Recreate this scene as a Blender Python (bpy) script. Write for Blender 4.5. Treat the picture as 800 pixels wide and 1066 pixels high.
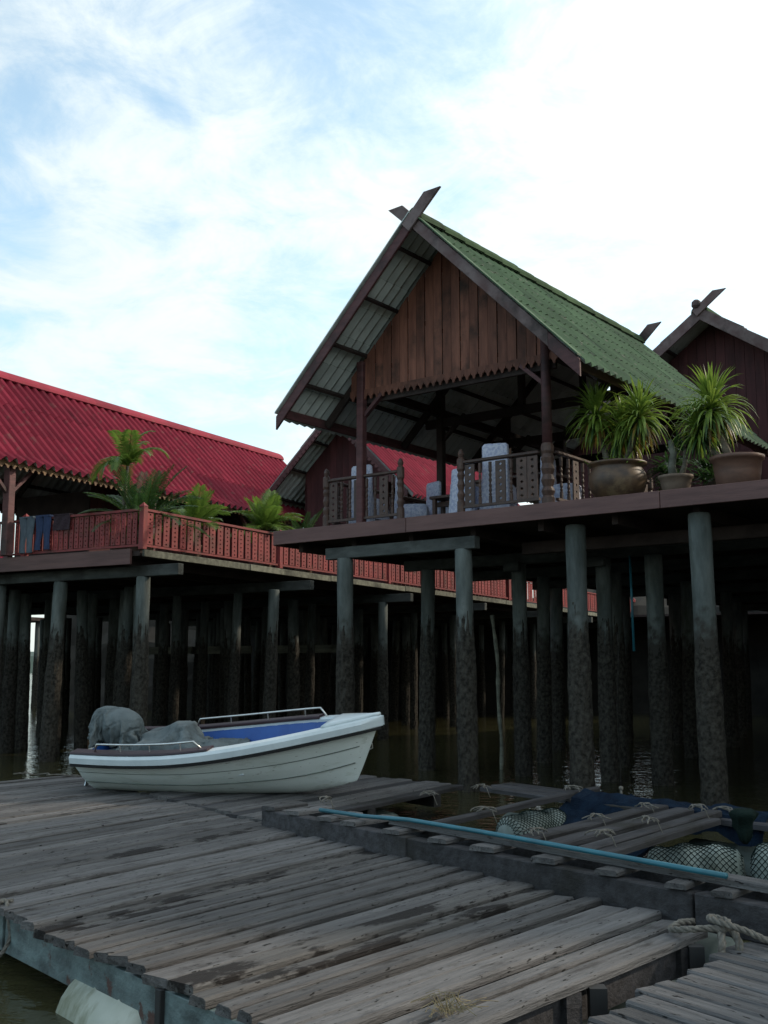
import bpy, bmesh, math, random
from mathutils import Vector, Matrix, noise as mn
for o in list(bpy.data.objects): bpy.data.objects.remove(o)
rnd = random.Random(7)
R = math.radians
scene = bpy.context.scene
col = scene.collection

# ------------------------------------------------------------------ camera
CAMZ = 1.75
cam = bpy.data.cameras.new('Camera'); cam_o = bpy.data.objects.new('Camera', cam); col.objects.link(cam_o)
cam.sensor_fit = 'VERTICAL'; cam.sensor_height = 36.0; cam.lens = 36.0*1130/1066
cam.clip_start = 0.1; cam.clip_end = 6000
cam_o.location = (0, 0, CAMZ); cam_o.rotation_euler = (R(90+8.307), 0, 0)
scene.camera = cam_o

# ------------------------------------------------------------------ world, sun, exposure
SUN_AZ, SUN_EL = R(76), R(30)            # clockwise from +Y (away from the camera), so from the right
sdir = Vector((math.sin(SUN_AZ)*math.cos(SUN_EL), math.cos(SUN_AZ)*math.cos(SUN_EL), math.sin(SUN_EL)))
world = bpy.data.worlds.new('World'); scene.world = world; world.use_nodes = True
nt = world.node_tree; nt.nodes.clear()
def wn(t, **k):
    n = nt.nodes.new(t)
    for a, b in k.items(): setattr(n, a, b)
    return n
def wmath(op, a, b=None, c=None, clamp=False):
    n = wn('ShaderNodeMath', operation=op, use_clamp=clamp)
    for i, x in enumerate((a, b, c)):
        if x is None: continue
        if isinstance(x, (int, float)): n.inputs[i].default_value = x
        else: nt.links.new(x, n.inputs[i])
    return n.outputs[0]
sky = wn('ShaderNodeTexSky', sky_type='NISHITA', sun_disc=False, sun_elevation=SUN_EL, sun_rotation=SUN_AZ, air_density=1.0, dust_density=1.6, ozone_density=1.2)
tc = wn('ShaderNodeTexCoord')
sep = wn('ShaderNodeSeparateXYZ'); nt.links.new(tc.outputs['Generated'], sep.inputs[0])
zz = wmath('ADD', wmath('MAXIMUM', sep.outputs[2], 0.0), 0.22)
cmb = wn('ShaderNodeCombineXYZ')
nt.links.new(wmath('DIVIDE', sep.outputs[0], zz), cmb.inputs[0]); nt.links.new(wmath('DIVIDE', sep.outputs[1], zz), cmb.inputs[1])
def wnoise(scale, detail, rough, off, dist=0.0):
    mp = wn('ShaderNodeMapping'); mp.inputs['Location'].default_value = off
    nt.links.new(cmb.outputs[0], mp.inputs[0])
    n = wn('ShaderNodeTexNoise'); n.inputs['Scale'].default_value = scale; n.inputs['Detail'].default_value = detail
    n.inputs['Roughness'].default_value = rough; n.inputs['Distortion'].default_value = dist
    nt.links.new(mp.outputs[0], n.inputs['Vector']); return n.outputs['Fac']
n1 = wnoise(1.3, 8, 0.6, (3.1, 1.7, 0), 0.5); n2 = wnoise(5.5, 7, 0.66, (0.4, 5.2, 0), 0.5)
dot = wn('ShaderNodeVectorMath', operation='DOT_PRODUCT'); nt.links.new(tc.outputs['Generated'], dot.inputs[0]); dot.inputs[1].default_value = sdir
glow = wmath('POWER', wmath('MAXIMUM', wmath('MULTIPLY_ADD', dot.outputs['Value'], 0.5, 0.5), 0.0), 3.0)
cl = wmath('ADD', wmath('MULTIPLY', n1, 0.66), wmath('MULTIPLY', n2, 0.34))
cl = wmath('ADD', cl, wmath('MULTIPLY', glow, 0.27))
mask = wn('ShaderNodeMapRange', interpolation_type='SMOOTHSTEP'); nt.links.new(cl, mask.inputs[0])
mask.inputs[1].default_value = 0.485; mask.inputs[2].default_value = 0.68; mask.inputs[3].default_value = 0.16
lowz = wn('ShaderNodeMapRange', interpolation_type='SMOOTHSTEP'); nt.links.new(sep.outputs[2], lowz.inputs[0])
lowz.inputs[1].default_value = 0.0; lowz.inputs[2].default_value = 0.34; lowz.inputs[3].default_value = 0.85; lowz.inputs[4].default_value = 0.0
mk = wmath('MAXIMUM', mask.outputs[0], lowz.outputs[0])
bright = wmath('MULTIPLY_ADD', glow, 7.0, 8.2)
cc = wn('ShaderNodeCombineColor')
nt.links.new(wmath('MULTIPLY', bright, 0.92), cc.inputs[0]); nt.links.new(wmath('MULTIPLY', bright, 1.0), cc.inputs[1]); nt.links.new(wmath('MULTIPLY', bright, 1.0), cc.inputs[2])
mix = wn('ShaderNodeMix', data_type='RGBA'); nt.links.new(mk, mix.inputs[0])
sk2 = wn('ShaderNodeMix', data_type='RGBA', blend_type='MULTIPLY'); sk2.inputs[0].default_value = 1.0
nt.links.new(sky.outputs[0], sk2.inputs[6]); sk2.inputs[7].default_value = (2.9, 3.15, 2.75, 1)
nt.links.new(sk2.outputs[2], mix.inputs[6]); nt.links.new(cc.outputs[0], mix.inputs[7])
bg = wn('ShaderNodeBackground'); bg.inputs['Strength'].default_value = 0.1
nt.links.new(mix.outputs[2], bg.inputs['Color'])
wo = wn('ShaderNodeOutputWorld'); nt.links.new(bg.outputs[0], wo.inputs['Surface'])
sun = bpy.data.lights.new('Sun', 'SUN'); sun.energy = 2.8; sun.angle = R(2.5); sun.color = (1.0, 0.86, 0.68)
sun_o = bpy.data.objects.new('Sun', sun); col.objects.link(sun_o); sun_o.rotation_euler = (-sdir).to_track_quat('-Z', 'Y').to_euler()
scene.view_settings.view_transform = 'Standard'; scene.view_settings.look = 'None'
scene.view_settings.exposure = 0.15; scene.view_settings.gamma = 1.0
scene.render.engine = 'CYCLES'
scene.cycles.max_bounces = 6

# ------------------------------------------------------------------ materials
def mat(name, c1, c2=None, sc=(3, 3, 3), rough=0.7, bump=0.0, bsc=None, rand=0.0, dirt=None, dsc=(1.2, 1.2, 1.2), dlo=0.52, dhi=0.68,
        spec=0.5, metal=0.0, detail=5, specks=None, ssc=(12, 45, 45), slo=0.64, shi=0.69, coord='Object', lo=0.35, hi=0.65, trans=0.0, rvar=0.0):
    m = bpy.data.materials.new(name); m.use_nodes = True; t = m.node_tree; b = t.nodes['Principled BSDF']; L = t.links
    def nn(k, **a):
        n = t.nodes.new(k)
        for x, y in a.items(): setattr(n, x, y)
        return n
    b.inputs['Roughness'].default_value = rough; b.inputs['Metallic'].default_value = metal
    b.inputs['Specular IOR Level'].default_value = spec
    if trans: b.inputs['Transmission Weight'].default_value = 0
    tc = nn('ShaderNodeTexCoord'); oi = nn('ShaderNodeObjectInfo')
    off = nn('ShaderNodeVectorMath', operation='MULTIPLY_ADD')
    cm = nn('ShaderNodeCombineXYZ')
    for i in range(3): L.new(oi.outputs['Random'], cm.inputs[i])
    L.new(cm.outputs[0], off.inputs[0]); off.inputs[1].default_value = (37.0, 61.0, 17.0) if rand else (0, 0, 0)
    L.new(tc.outputs[coord], off.inputs[2])
    def noise(s, d, r=0.6):
        mp = nn('ShaderNodeMapping'); mp.inputs['Scale'].default_value = s; L.new(off.outputs[0], mp.inputs[0])
        n = nn('ShaderNodeTexNoise'); n.inputs['Scale'].default_value = 1.0; n.inputs['Detail'].default_value = d; n.inputs['Roughness'].default_value = r
        L.new(mp.outputs[0], n.inputs['Vector']); return n.outputs['Fac']
    def mr(x, a, bb, c=0, d=1):
        n = nn('ShaderNodeMapRange'); L.new(x, n.inputs[0])
        for i, q in enumerate((a, bb, c, d)): n.inputs[i+1].default_value = q
        return n.outputs[0]
    def mixc(f, a, bb, mode='MIX'):
        n = nn('ShaderNodeMix', data_type='RGBA', blend_type=mode)
        if isinstance(f, float): n.inputs[0].default_value = f
        else: L.new(f, n.inputs[0])
        for i, q in ((6, a), (7, bb)):
            if isinstance(q, tuple): n.inputs[i].default_value = (*q, 1)
            else: L.new(q, n.inputs[i])
        return n.outputs[2]
    c = c1
    nf = noise(sc, detail)
    c = mixc(mr(nf, lo, hi), c1, c2 or tuple(x*0.75 for x in c1))
    if dirt:
        c = mixc(mr(noise(dsc, 6, 0.65), dlo, dhi), c, dirt)
    if specks:
        c = mixc(mr(noise(ssc, 3, 0.5), slo, shi), c, specks)
    if rand:
        hs = nn('ShaderNodeHueSaturation'); L.new(mr(oi.outputs['Random'], 0, 1, 1-rand, 1+rand), hs.inputs['Value'])
        L.new(c, hs.inputs['Color']); c = hs.outputs[0]
    L.new(c, b.inputs['Base Color'])
    if rvar: L.new(mr(nf, 0.3, 0.7, max(0.02, rough-rvar), min(1, rough+rvar)), b.inputs['Roughness'])
    if bump:
        bn = nn('ShaderNodeBump'); bn.inputs['Strength'].default_value = bump; bn.inputs['Distance'].default_value = 0.02
        L.new(noise(bsc or tuple(x*4 for x in sc), 5, 0.65), bn.inputs['Height']); L.new(bn.outputs[0], b.inputs['Normal'])
    return m

M = {}
M['plank'] = mat('weathered_plank', (0.136, 0.131, 0.13), (0.084, 0.08, 0.08), (1.6, 22, 22), 0.88, 1.0, (5, 60, 60), rand=0.27, dirt=(0.04, 0.036, 0.034), dsc=(2.6, 9, 9), dlo=0.55, dhi=0.72, spec=0.2, specks=(0.012, 0.011, 0.01))
M['plank_stained'] = mat('stained_plank', (0.125, 0.118, 0.113), (0.08, 0.075, 0.072), (1.6, 22, 22), 0.88, 1.0, (5, 60, 60), rand=0.2, dirt=(0.022, 0.019, 0.018), dsc=(1.9, 5, 5), dlo=0.5, dhi=0.56, spec=0.2, specks=(0.012, 0.011, 0.01))
M['greywood'] = mat('grey_timber', (0.06, 0.058, 0.062), (0.03, 0.028, 0.029), (1.2, 16, 16), 0.85, 0.6, (3, 45, 45), rand=0.25, dirt=(0.025, 0.023, 0.02), spec=0.25)
M['paleboard'] = mat('pale_timber', (0.19, 0.19, 0.15), (0.1, 0.1, 0.08), (1.5, 10, 10), 0.85, 0.4, rand=0.2, dirt=(0.05, 0.05, 0.04), spec=0.2)
M['steel'] = mat('painted_steel_teal', (0.13, 0.18, 0.18), (0.045, 0.062, 0.064), (5, 5, 9), 0.6, 0.4, (20, 20, 30), dirt=(0.06, 0.022, 0.016), dsc=(4.2, 4.2, 5), dlo=0.57, dhi=0.62, coord='Object')
M['maroon'] = mat('maroon_timber', (0.12, 0.05, 0.05), (0.07, 0.03, 0.03), (3, 3, 14), 0.62, 0.25, (8, 8, 30), rand=0.18, dirt=(0.03, 0.022, 0.02), spec=0.3)
M['fascia'] = mat('fascia_timber', (0.14, 0.075, 0.068), (0.095, 0.05, 0.046), (1.2, 6, 12), 0.6, 0.2, rand=0.1, spec=0.3)
M['gable'] = mat('gable_board', (0.235, 0.095, 0.062), (0.125, 0.05, 0.034), (9, 9, 1.4), 0.7, 0.4, (30, 30, 3), rand=0.22, dirt=(0.04, 0.024, 0.018), spec=0.25)
M['barge'] = mat('barge_timber', (0.17, 0.13, 0.125), (0.1, 0.06, 0.058), (3, 3, 3), 0.75, 0.3, rand=0.15, dirt=(0.035, 0.028, 0.026), spec=0.25)
M['carved'] = mat('carved_brown', (0.085, 0.046, 0.034), (0.045, 0.024, 0.018), (20, 20, 8), 0.5, 0.3, rand=0.2, spec=0.4)
M['redpaint'] = mat('red_paint', (0.235, 0.034, 0.034), (0.16, 0.026, 0.026), (12, 12, 5), 0.55, 0.2, rand=0.15, dirt=(0.08, 0.025, 0.02), spec=0.35)
M['goldtrim'] = mat('ochre_trim', (0.2, 0.11, 0.045), (0.12, 0.06, 0.03), (8, 8, 8), 0.65, 0.2)
M['rooftop_green'] = mat('roof_green', (0.07, 0.118, 0.062), (0.045, 0.082, 0.042), (1.6, 1.0, 2), 0.7, 0.12, (30, 30, 30), rand=0.2, dirt=(0.034, 0.044, 0.033), dsc=(7, 0.9, 1), dlo=0.5, dhi=0.72, spec=0.15, specks=(0.11, 0.12, 0.085), ssc=(9, 7, 7), slo=0.62, shi=0.72)
M['rooftop_red'] = mat('roof_red', (0.27, 0.03, 0.05), (0.19, 0.018, 0.033), (1.2, 1.0, 2), 0.7, 0.08, (30, 30, 30), rand=0.14, dirt=(0.13, 0.02, 0.03), dsc=(7, 0.8, 1), dlo=0.5, dhi=0.74, spec=0.12, specks=(0.2, 0.06, 0.06), ssc=(6, 5, 5), slo=0.6, shi=0.74)
M['roof_dark'] = mat('roof_brown', (0.12, 0.1, 0.095), (0.07, 0.06, 0.058), (2, 2, 2), 0.7, 0.1, rand=0.1)
M['fibre'] = mat('fibre_cement', (0.6, 0.64, 0.61), (0.42, 0.46, 0.44), (2.0, 1.2, 2), 0.85, 0.15, (25, 25, 25), rand=0.1, dirt=(0.2, 0.21, 0.19), dlo=0.55, dhi=0.75, spec=0.2)
M['ridge'] = mat('ridge_green', (0.06, 0.092, 0.05), (0.038, 0.062, 0.034), (3, 3, 3), 0.95, 0.1, rand=0.2, spec=0.05, dirt=(0.03, 0.035, 0.026))
M['concrete'] = mat('pile_concrete', (0.135, 0.15, 0.142), (0.06, 0.07, 0.066), (5, 5, 1.3), 0.85, 0.35, (30, 30, 12), rand=0.16, dirt=(0.055, 0.06, 0.05), dsc=(3, 3, 0.9), dlo=0.52, dhi=0.7, spec=0.2)
def tide_stain(m):
    t = m.node_tree; b = t.nodes['Principled BSDF']; src = b.inputs['Base Color'].links[0].from_socket
    tc = t.nodes.new('ShaderNodeTexCoord'); sp = t.nodes.new('ShaderNodeSeparateXYZ'); t.links.new(tc.outputs['Object'], sp.inputs[0])
    n = t.nodes.new('ShaderNodeTexNoise'); n.inputs['Scale'].default_value = 7.0; n.inputs['Detail'].default_value = 6; t.links.new(tc.outputs['Object'], n.inputs['Vector'])
    ma = t.nodes.new('ShaderNodeMath'); ma.operation = 'MULTIPLY_ADD'; t.links.new(n.outputs['Fac'], ma.inputs[0]); ma.inputs[1].default_value = 1.3; t.links.new(sp.outputs[2], ma.inputs[2])
    mr = t.nodes.new('ShaderNodeMapRange'); t.links.new(ma.outputs[0], mr.inputs[0])
    for k, v in enumerate((2.85, 3.3, 1.0, 0.0)): mr.inputs[k+1].default_value = v
    mx = t.nodes.new('ShaderNodeMix'); mx.data_type = 'RGBA'; t.links.new(mr.outputs[0], mx.inputs[0]); t.links.new(src, mx.inputs[6]); mx.inputs[7].default_value = (0.036, 0.033, 0.028, 1)
    t.links.new(mx.outputs[2], b.inputs['Base Color'])
tide_stain(M['concrete'])
M['crust'] = mat('barnacle_crust', (0.058, 0.053, 0.044), (0.016, 0.014, 0.012), (16, 16, 16), 0.95, 1.0, (60, 60, 60), rand=0.2, dirt=(0.12, 0.11, 0.09), dsc=(26, 26, 26), dlo=0.66, dhi=0.72, spec=0.15)
M['beamgrey'] = mat('pier_beam', (0.085, 0.09, 0.084), (0.042, 0.045, 0.042), (2, 6, 6), 0.9, 0.4, rand=0.2, dirt=(0.03, 0.03, 0.026), spec=0.2)
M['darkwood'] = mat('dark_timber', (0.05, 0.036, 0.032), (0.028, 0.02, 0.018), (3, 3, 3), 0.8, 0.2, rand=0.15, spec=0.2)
M['wallred'] = mat('dark_red_board', (0.085, 0.028, 0.028), (0.05, 0.018, 0.018), (6, 6, 1.2), 0.7, 0.3, (20, 20, 3), rand=0.12, spec=0.25)
M['hull'] = mat('hull_white', (0.7, 0.74, 0.71), (0.62, 0.67, 0.63), (1.5, 3, 3), 0.32, 0.03, (12, 12, 12), dirt=(0.42, 0.45, 0.38), dsc=(2.2, 4, 9), dlo=0.56, dhi=0.76, rvar=0.08, specks=(0.3, 0.3, 0.26), ssc=(3, 40, 40), slo=0.68, shi=0.72)
M['deckwhite'] = mat('boat_deck_white', (0.6, 0.66, 0.68), (0.5, 0.56, 0.58), (3, 3, 3), 0.35, 0.02, (20, 20, 20), rvar=0.08)
M['boatblue'] = mat('cockpit_blue', (0.014, 0.08, 0.32), (0.012, 0.06, 0.25), (3, 3, 3), 0.5, 0.05)
M['strake'] = mat('strake_dark', (0.16, 0.19, 0.17), (0.1, 0.12, 0.11), (5, 5, 5), 0.6)
M['capwood'] = mat('maroon_cap', (0.035, 0.014, 0.02), (0.022, 0.01, 0.014), (4, 20, 20), 0.5, 0.2)
M['chrome'] = mat('rail_steel', (0.62, 0.62, 0.6), (0.5, 0.5, 0.48), (9, 9, 9), 0.3, metal=0.9)
M['tarp'] = mat('tarp_grey', (0.12, 0.145, 0.15), (0.085, 0.104, 0.108), (4, 4, 4), 0.8, 0.7, (16, 16, 16), dirt=(0.06, 0.072, 0.074), dsc=(5, 5, 5))
M['black'] = mat('black_rubber', (0.015, 0.015, 0.016), (0.01, 0.01, 0.01), (6, 6, 6), 0.7)
M['pipe'] = mat('blue_pipe', (0.02, 0.14, 0.185), (0.018, 0.1, 0.135), (5, 5, 5), 0.4, dirt=(0.05, 0.14, 0.17), dlo=0.6, dhi=0.75)
M['rope'] = mat('rope_pale', (0.22, 0.205, 0.18), (0.12, 0.11, 0.095), (30, 30, 30), 0.95, 0.6, (160, 160, 160), spec=0.1)
M['straw'] = mat('rope_straw', (0.24, 0.2, 0.12), (0.14, 0.115, 0.07), (30, 30, 30), 0.95, spec=0.1)
M['drum'] = mat('float_white', (0.42, 0.44, 0.38), (0.32, 0.34, 0.28), (3, 3, 3), 0.6, 0.15, (15, 15, 15), dirt=(0.13, 0.14, 0.08), dsc=(2.5, 2.5, 6), dlo=0.52, dhi=0.72)
M['drumgrey'] = mat('float_green_white', (0.24, 0.28, 0.26), (0.15, 0.18, 0.16), (6, 6, 6), 0.8, 0.2, dirt=(0.07, 0.08, 0.06))
M['netgreen'] = mat('net_green', (0.01, 0.02, 0.017), (0.006, 0.013, 0.011), (5, 5, 5), 0.9, 0.8, (60, 60, 60), spec=0.1)
M['netblue'] = mat('net_blue', (0.01, 0.022, 0.042), (0.006, 0.012, 0.024), (8, 8, 8), 0.95, 1.0, (70, 70, 70), spec=0.1)
M['cloth'] = mat('chair_cloth', (0.56, 0.56, 0.65), (0.37, 0.39, 0.53), (24, 24, 24), 0.85, 0.1, lo=0.47, hi=0.56)
M['jean1'] = mat('denim_grey', (0.09, 0.115, 0.14), (0.06, 0.08, 0.1), (9, 9, 9), 0.9)
M['jean2'] = mat('denim_blue', (0.022, 0.04, 0.1), (0.015, 0.028, 0.07), (9, 9, 9), 0.9)
M['darkcloth'] = mat('dark_cloth', (0.03, 0.014, 0.022), (0.02, 0.01, 0.015), (9, 9, 9), 0.9)
M['pot'] = mat('glazed_pot', (0.11, 0.062, 0.032), (0.05, 0.028, 0.018), (4, 4, 7), 0.5, 0.1, lo=0.4, hi=0.6, dirt=(0.16, 0.11, 0.06), dlo=0.58, dhi=0.66)
M['pot2'] = mat('clay_pot', (0.17, 0.12, 0.085), (0.11, 0.075, 0.055), (5, 5, 5), 0.75, 0.15)
M['pot3'] = mat('terracotta_pot', (0.15, 0.075, 0.05), (0.1, 0.05, 0.035), (4, 4, 9), 0.6, 0.1)
M['bark'] = mat('plant_bark', (0.16, 0.14, 0.1), (0.08, 0.066, 0.05), (12, 12, 30), 0.9, 0.5)
def leafmat(name, c1, c2, tip=None):
    m = mat(name, c1, c2, (7, 7, 7), 0.38, rand=0.12, lo=0.3, hi=0.7, spec=0.5)
    t = m.node_tree; b = t.nodes['Principled BSDF']; out = t.nodes['Material Output']
    tr = t.nodes.new('ShaderNodeBsdfTranslucent'); ms = t.nodes.new('ShaderNodeMixShader'); ms.inputs[0].default_value = 0.45
    src = b.inputs['Base Color'].links[0].from_socket
    t.links.new(src, tr.inputs['Color']); t.links.new(b.outputs[0], ms.inputs[1]); t.links.new(tr.outputs[0], ms.inputs[2]); t.links.new(ms.outputs[0], out.inputs['Surface'])
    return m
M['leaf'] = leafmat('leaf_green', (0.24, 0.33, 0.055), (0.11, 0.19, 0.032))
M['leafdark'] = leafmat('leaf_dark', (0.05, 0.11, 0.03), (0.028, 0.065, 0.02))
M['leafpalm'] = leafmat('leaf_palm', (0.16, 0.25, 0.04), (0.08, 0.15, 0.025))
M['leafyellow'] = leafmat('leaf_yellow', (0.26, 0.17, 0.035), (0.16, 0.11, 0.03))
M['soil'] = mat('potting_soil', (0.03, 0.022, 0.016), rough=0.95)

# water: murky estuary
w = bpy.data.materials.new('estuary_water'); w.use_nodes = True; t = w.node_tree; b = t.nodes['Principled BSDF']
b.inputs['Base Color'].default_value = (0.042, 0.04, 0.018, 1); b.inputs['Roughness'].default_value = 0.06; b.inputs['IOR'].default_value = 1.33
tcx = t.nodes.new('ShaderNodeTexCoord'); hs = []
for s, st, d in (((1.1, 1.6, 1), 0.3, 3), ((5, 6.5, 1), 0.25, 3)):
    mp = t.nodes.new('ShaderNodeMapping'); mp.inputs['Scale'].default_value = s; t.links.new(tcx.outputs['Object'], mp.inputs[0])
    n = t.nodes.new('ShaderNodeTexNoise'); n.inputs['Scale'].default_value = 1; n.inputs['Detail'].default_value = d; t.links.new(mp.outputs[0], n.inputs['Vector'])
    bn = t.nodes.new('ShaderNodeBump'); bn.inputs['Strength'].default_value = st; bn.inputs['Distance'].default_value = 0.06
    t.links.new(n.outputs['Fac'], bn.inputs['Height'])
    if hs: t.links.new(hs[-1].outputs[0], bn.inputs['Normal'])
    hs.append(bn)
t.links.new(hs[-1].outputs[0], b.inputs['Normal']); M['water'] = w

# ------------------------------------------------------------------ mesh helpers
class MB:
    def __init__(s): s.v = []; s.f = []; s.m = []
    def add(s, vs, fs, mi=0):
        k = len(s.v); s.v += [tuple(x) for x in vs]
        for f in fs: s.f.append(tuple(i+k for i in f)); s.m.append(mi)
        return s
    def box(s, c, d, mi=0, rot=None):
        hx, hy, hz = d[0]/2, d[1]/2, d[2]/2
        vs = [Vector((x*hx, y*hy, z*hz)) for x in (-1, 1) for y in (-1, 1) for z in (-1, 1)]
        if rot is not None: vs = [rot @ v for v in vs]
        c = Vector(c)
        return s.add([v+c for v in vs], [(0, 1, 3, 2), (4, 6, 7, 5), (0, 4, 5, 1), (2, 3, 7, 6), (0, 2, 6, 4), (1, 5, 7, 3)], mi)
    def bar(s, p, q, w, h, mi=0, up=(0, 0, 1)):
        p, q = Vector(p), Vector(q); d = (q-p); L = d.length; d.normalize()
        u = Vector(up); x = d.cross(u)
        if x.length < 1e-4: x = d.cross(Vector((0, 1, 0)))
        x.normalize(); u = x.cross(d)
        rot = Matrix((d, -x, u)).transposed()
        return s.box((p+q)/2, (L, w, h), mi, rot)
    def tube(s, pts, r, n=8, mi=0, cap=True):
        pts = [Vector(p) for p in pts]; N = len(pts)
        rs = r if isinstance(r, (list, tuple)) else [r]*N
        rings = []; prev = None
        for i, p in enumerate(pts):
            d = (pts[min(i+1, N-1)]-pts[max(i-1, 0)]).normalized()
            if prev is None:
                x = d.orthogonal().normalized()
            else:
                x = (prev-d*prev.dot(d)).normalized()
            prev = x; y = d.cross(x)
            rings.append([p+(x*math.cos(2*math.pi*k/n)+y*math.sin(2*math.pi*k/n))*rs[i] for k in range(n)])
        vs = [v for g in rings for v in g]
        fs = [(i*n+k, i*n+(k+1) % n, (i+1)*n+(k+1) % n, (i+1)*n+k) for i in range(N-1) for k in range(n)]
        if cap: fs += [tuple(range(n))[::-1], tuple((N-1)*n+k for k in range(n))]
        return s.add(vs, fs, mi)
    def lathe(s, prof, n=16, c=(0, 0, 0), mi=0, cap=True, jit=None):
        vs = []; N = len(prof)
        for i, (r, z) in enumerate(prof):
            for k in range(n):
                a = 2*math.pi*k/n; rr = r*(jit(a, z) if jit else 1)
                vs.append((c[0]+rr*math.cos(a), c[1]+rr*math.sin(a), c[2]+z))
        fs = [(i*n+k, i*n+(k+1) % n, (i+1)*n+(k+1) % n, (i+1)*n+k) for i in range(N-1) for k in range(n)]
        if cap: fs += [tuple(range(n))[::-1], tuple((N-1)*n+k for k in range(n))]
        return s.add(vs, fs, mi)
    def prism(s, poly, ext, mi=0):
        a = [Vector(p) for p in poly]; e = Vector(ext); n = len(a)
        fs = [tuple(range(n))[::-1], tuple(range(n, 2*n))]+[(i, (i+1) % n, n+(i+1) % n, n+i) for i in range(n)]
        return s.add(a+[p+e for p in a], fs, mi)
    def mesh(s, name, mats, smooth=False, fix=True):
        me = bpy.data.meshes.new(name); me.from_pydata(s.v, [], s.f)
        for m in (mats if isinstance(mats, (list, tuple)) else [mats]): me.materials.append(M[m])
        me.polygons.foreach_set('material_index', s.m)
        if fix:
            bm = bmesh.new(); bm.from_mesh(me); bmesh.ops.recalc_face_normals(bm, faces=bm.faces); bm.to_mesh(me); bm.free()
        if smooth: me.polygons.foreach_set('use_smooth', [True]*len(me.polygons))
        me.update(); return me
    def build(s, name, mats, parent=None, smooth=False, loc=None, fix=True):
        return put(name, s.mesh(name, mats, smooth, fix), parent, loc)
def put(name, me, parent=None, loc=None, rot=None, mw=None):
    o = bpy.data.objects.new(name, me); col.objects.link(o)
    if parent is not None: o.parent = parent
    if mw is not None: o.matrix_basis = mw
    if loc is not None: o.location = loc
    if rot is not None: o.rotation_euler = rot
    return o
def tag(o, label=None, cat=None, group=None, kind=None):
    if label: o['label'] = label
    if cat: o['category'] = cat
    if group: o['group'] = group
    if kind: o['kind'] = kind
    return o
def thing(name, label, cat, loc=(0, 0, 0), rz=0, group=None, rot=None):
    o = bpy.data.objects.new(name, None); col.objects.link(o); o.location = loc
    o.rotation_euler = rot or (0, 0, rz); o.empty_display_size = 0.3
    return tag(o, label, cat, group)
def bevel(o, w=0.008, seg=1):
    m = o.modifiers.new('Bevel', 'BEVEL'); m.width = w; m.segments = seg; m.limit_method = 'ANGLE'; m.angle_limit = R(40); return o
def frame(loc, x, y, z):
    m = Matrix((Vector(x), Vector(y), Vector(z))).transposed().to_4x4(); m.translation = Vector(loc); return m
def N3(x, y, z): return mn.noise(Vector((x, y, z)))

# ------------------------------------------------------------------ canvas sheets: dropped over what they cover with the cloth solver, then frozen
def drape(name, size, res, start, solids, frames, m, seed):
    """solids: ('ball', centre, radii) or ('box', centre, dims) in the boat's own space; returns the settled mesh"""
    tmp = []
    for k, c, d in solids:
        bm = bmesh.new()
        if k == 'ball': bmesh.ops.create_uvsphere(bm, u_segments=24, v_segments=16, radius=1.0)
        else: bmesh.ops.create_cube(bm, size=1.0)
        for v in bm.verts: v.co = Vector((v.co.x*d[0]+c[0], v.co.y*d[1]+c[1], v.co.z*d[2]+c[2]))
        me = bpy.data.meshes.new('solid'); bm.to_mesh(me); bm.free()
        o = bpy.data.objects.new('solid', me); col.objects.link(o); tmp.append(o)
        o.modifiers.new('Collision', 'COLLISION'); o.collision.thickness_outer = 0.012; o.collision.cloth_friction = 20
    bm = bmesh.new(); bmesh.ops.create_grid(bm, x_segments=res, y_segments=int(res*size[1]/size[0]), size=0.5)
    for v in bm.verts:
        x, y = v.co.x*size[0], v.co.y*size[1]
        v.co = Vector((x*0.86+start[0]+0.05*mn.noise(Vector((x*4, y*4, seed))), y*0.86+start[1]+0.05*mn.noise(Vector((x*4+7, y*4, seed))), start[2]+0.07*mn.noise(Vector((x*5, y*5, seed+3)))))
    me = bpy.data.meshes.new(name); bm.to_mesh(me); bm.free()
    o = bpy.data.objects.new(name, me); col.objects.link(o); tmp.append(o)
    cm = o.modifiers.new('Cloth', 'CLOTH'); cs = cm.settings
    cs.quality = 4; cs.mass = 0.25; cs.tension_stiffness = 12; cs.compression_stiffness = 12; cs.shear_stiffness = 6; cs.bending_stiffness = 0.015; cs.shrink_min = -0.3; cs.air_damping = 2.0
    cm.collision_settings.collision_quality = 2; cm.collision_settings.distance_min = 0.012
    cm.collision_settings.use_self_collision = True; cm.collision_settings.self_distance_min = 0.01
    cm.point_cache.frame_start = 1; cm.point_cache.frame_end = frames
    for f in range(1, frames+1): scene.frame_set(f)
    dg = bpy.context.evaluated_depsgraph_get()
    out = bpy.data.meshes.new_from_object(o.evaluated_get(dg)); out.name = name
    for q in tmp: bpy.data.objects.remove(q)
    scene.frame_set(1)
    out.materials.clear(); out.materials.append(M[m]); out.polygons.foreach_set('use_smooth', [True]*len(out.polygons))
    return out
FLOOR = ('box', (0.9, 0, 0.2), (3.0, 2.6, 0.5))
COVER_ME = drape('canvas', (1.15, 1.0), 58, (0.16, 0.08, 1.02), [FLOOR, ('ball', (0.2, 0.08, 0.74), (0.27, 0.18, 0.17)), ('ball', (0.02, 0.08, 0.78), (0.17, 0.15, 0.16)), ('box', (0.1, 0.08, 0.55), (0.2, 0.14, 0.3))], 34, 'tarp', 1.0)
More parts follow.
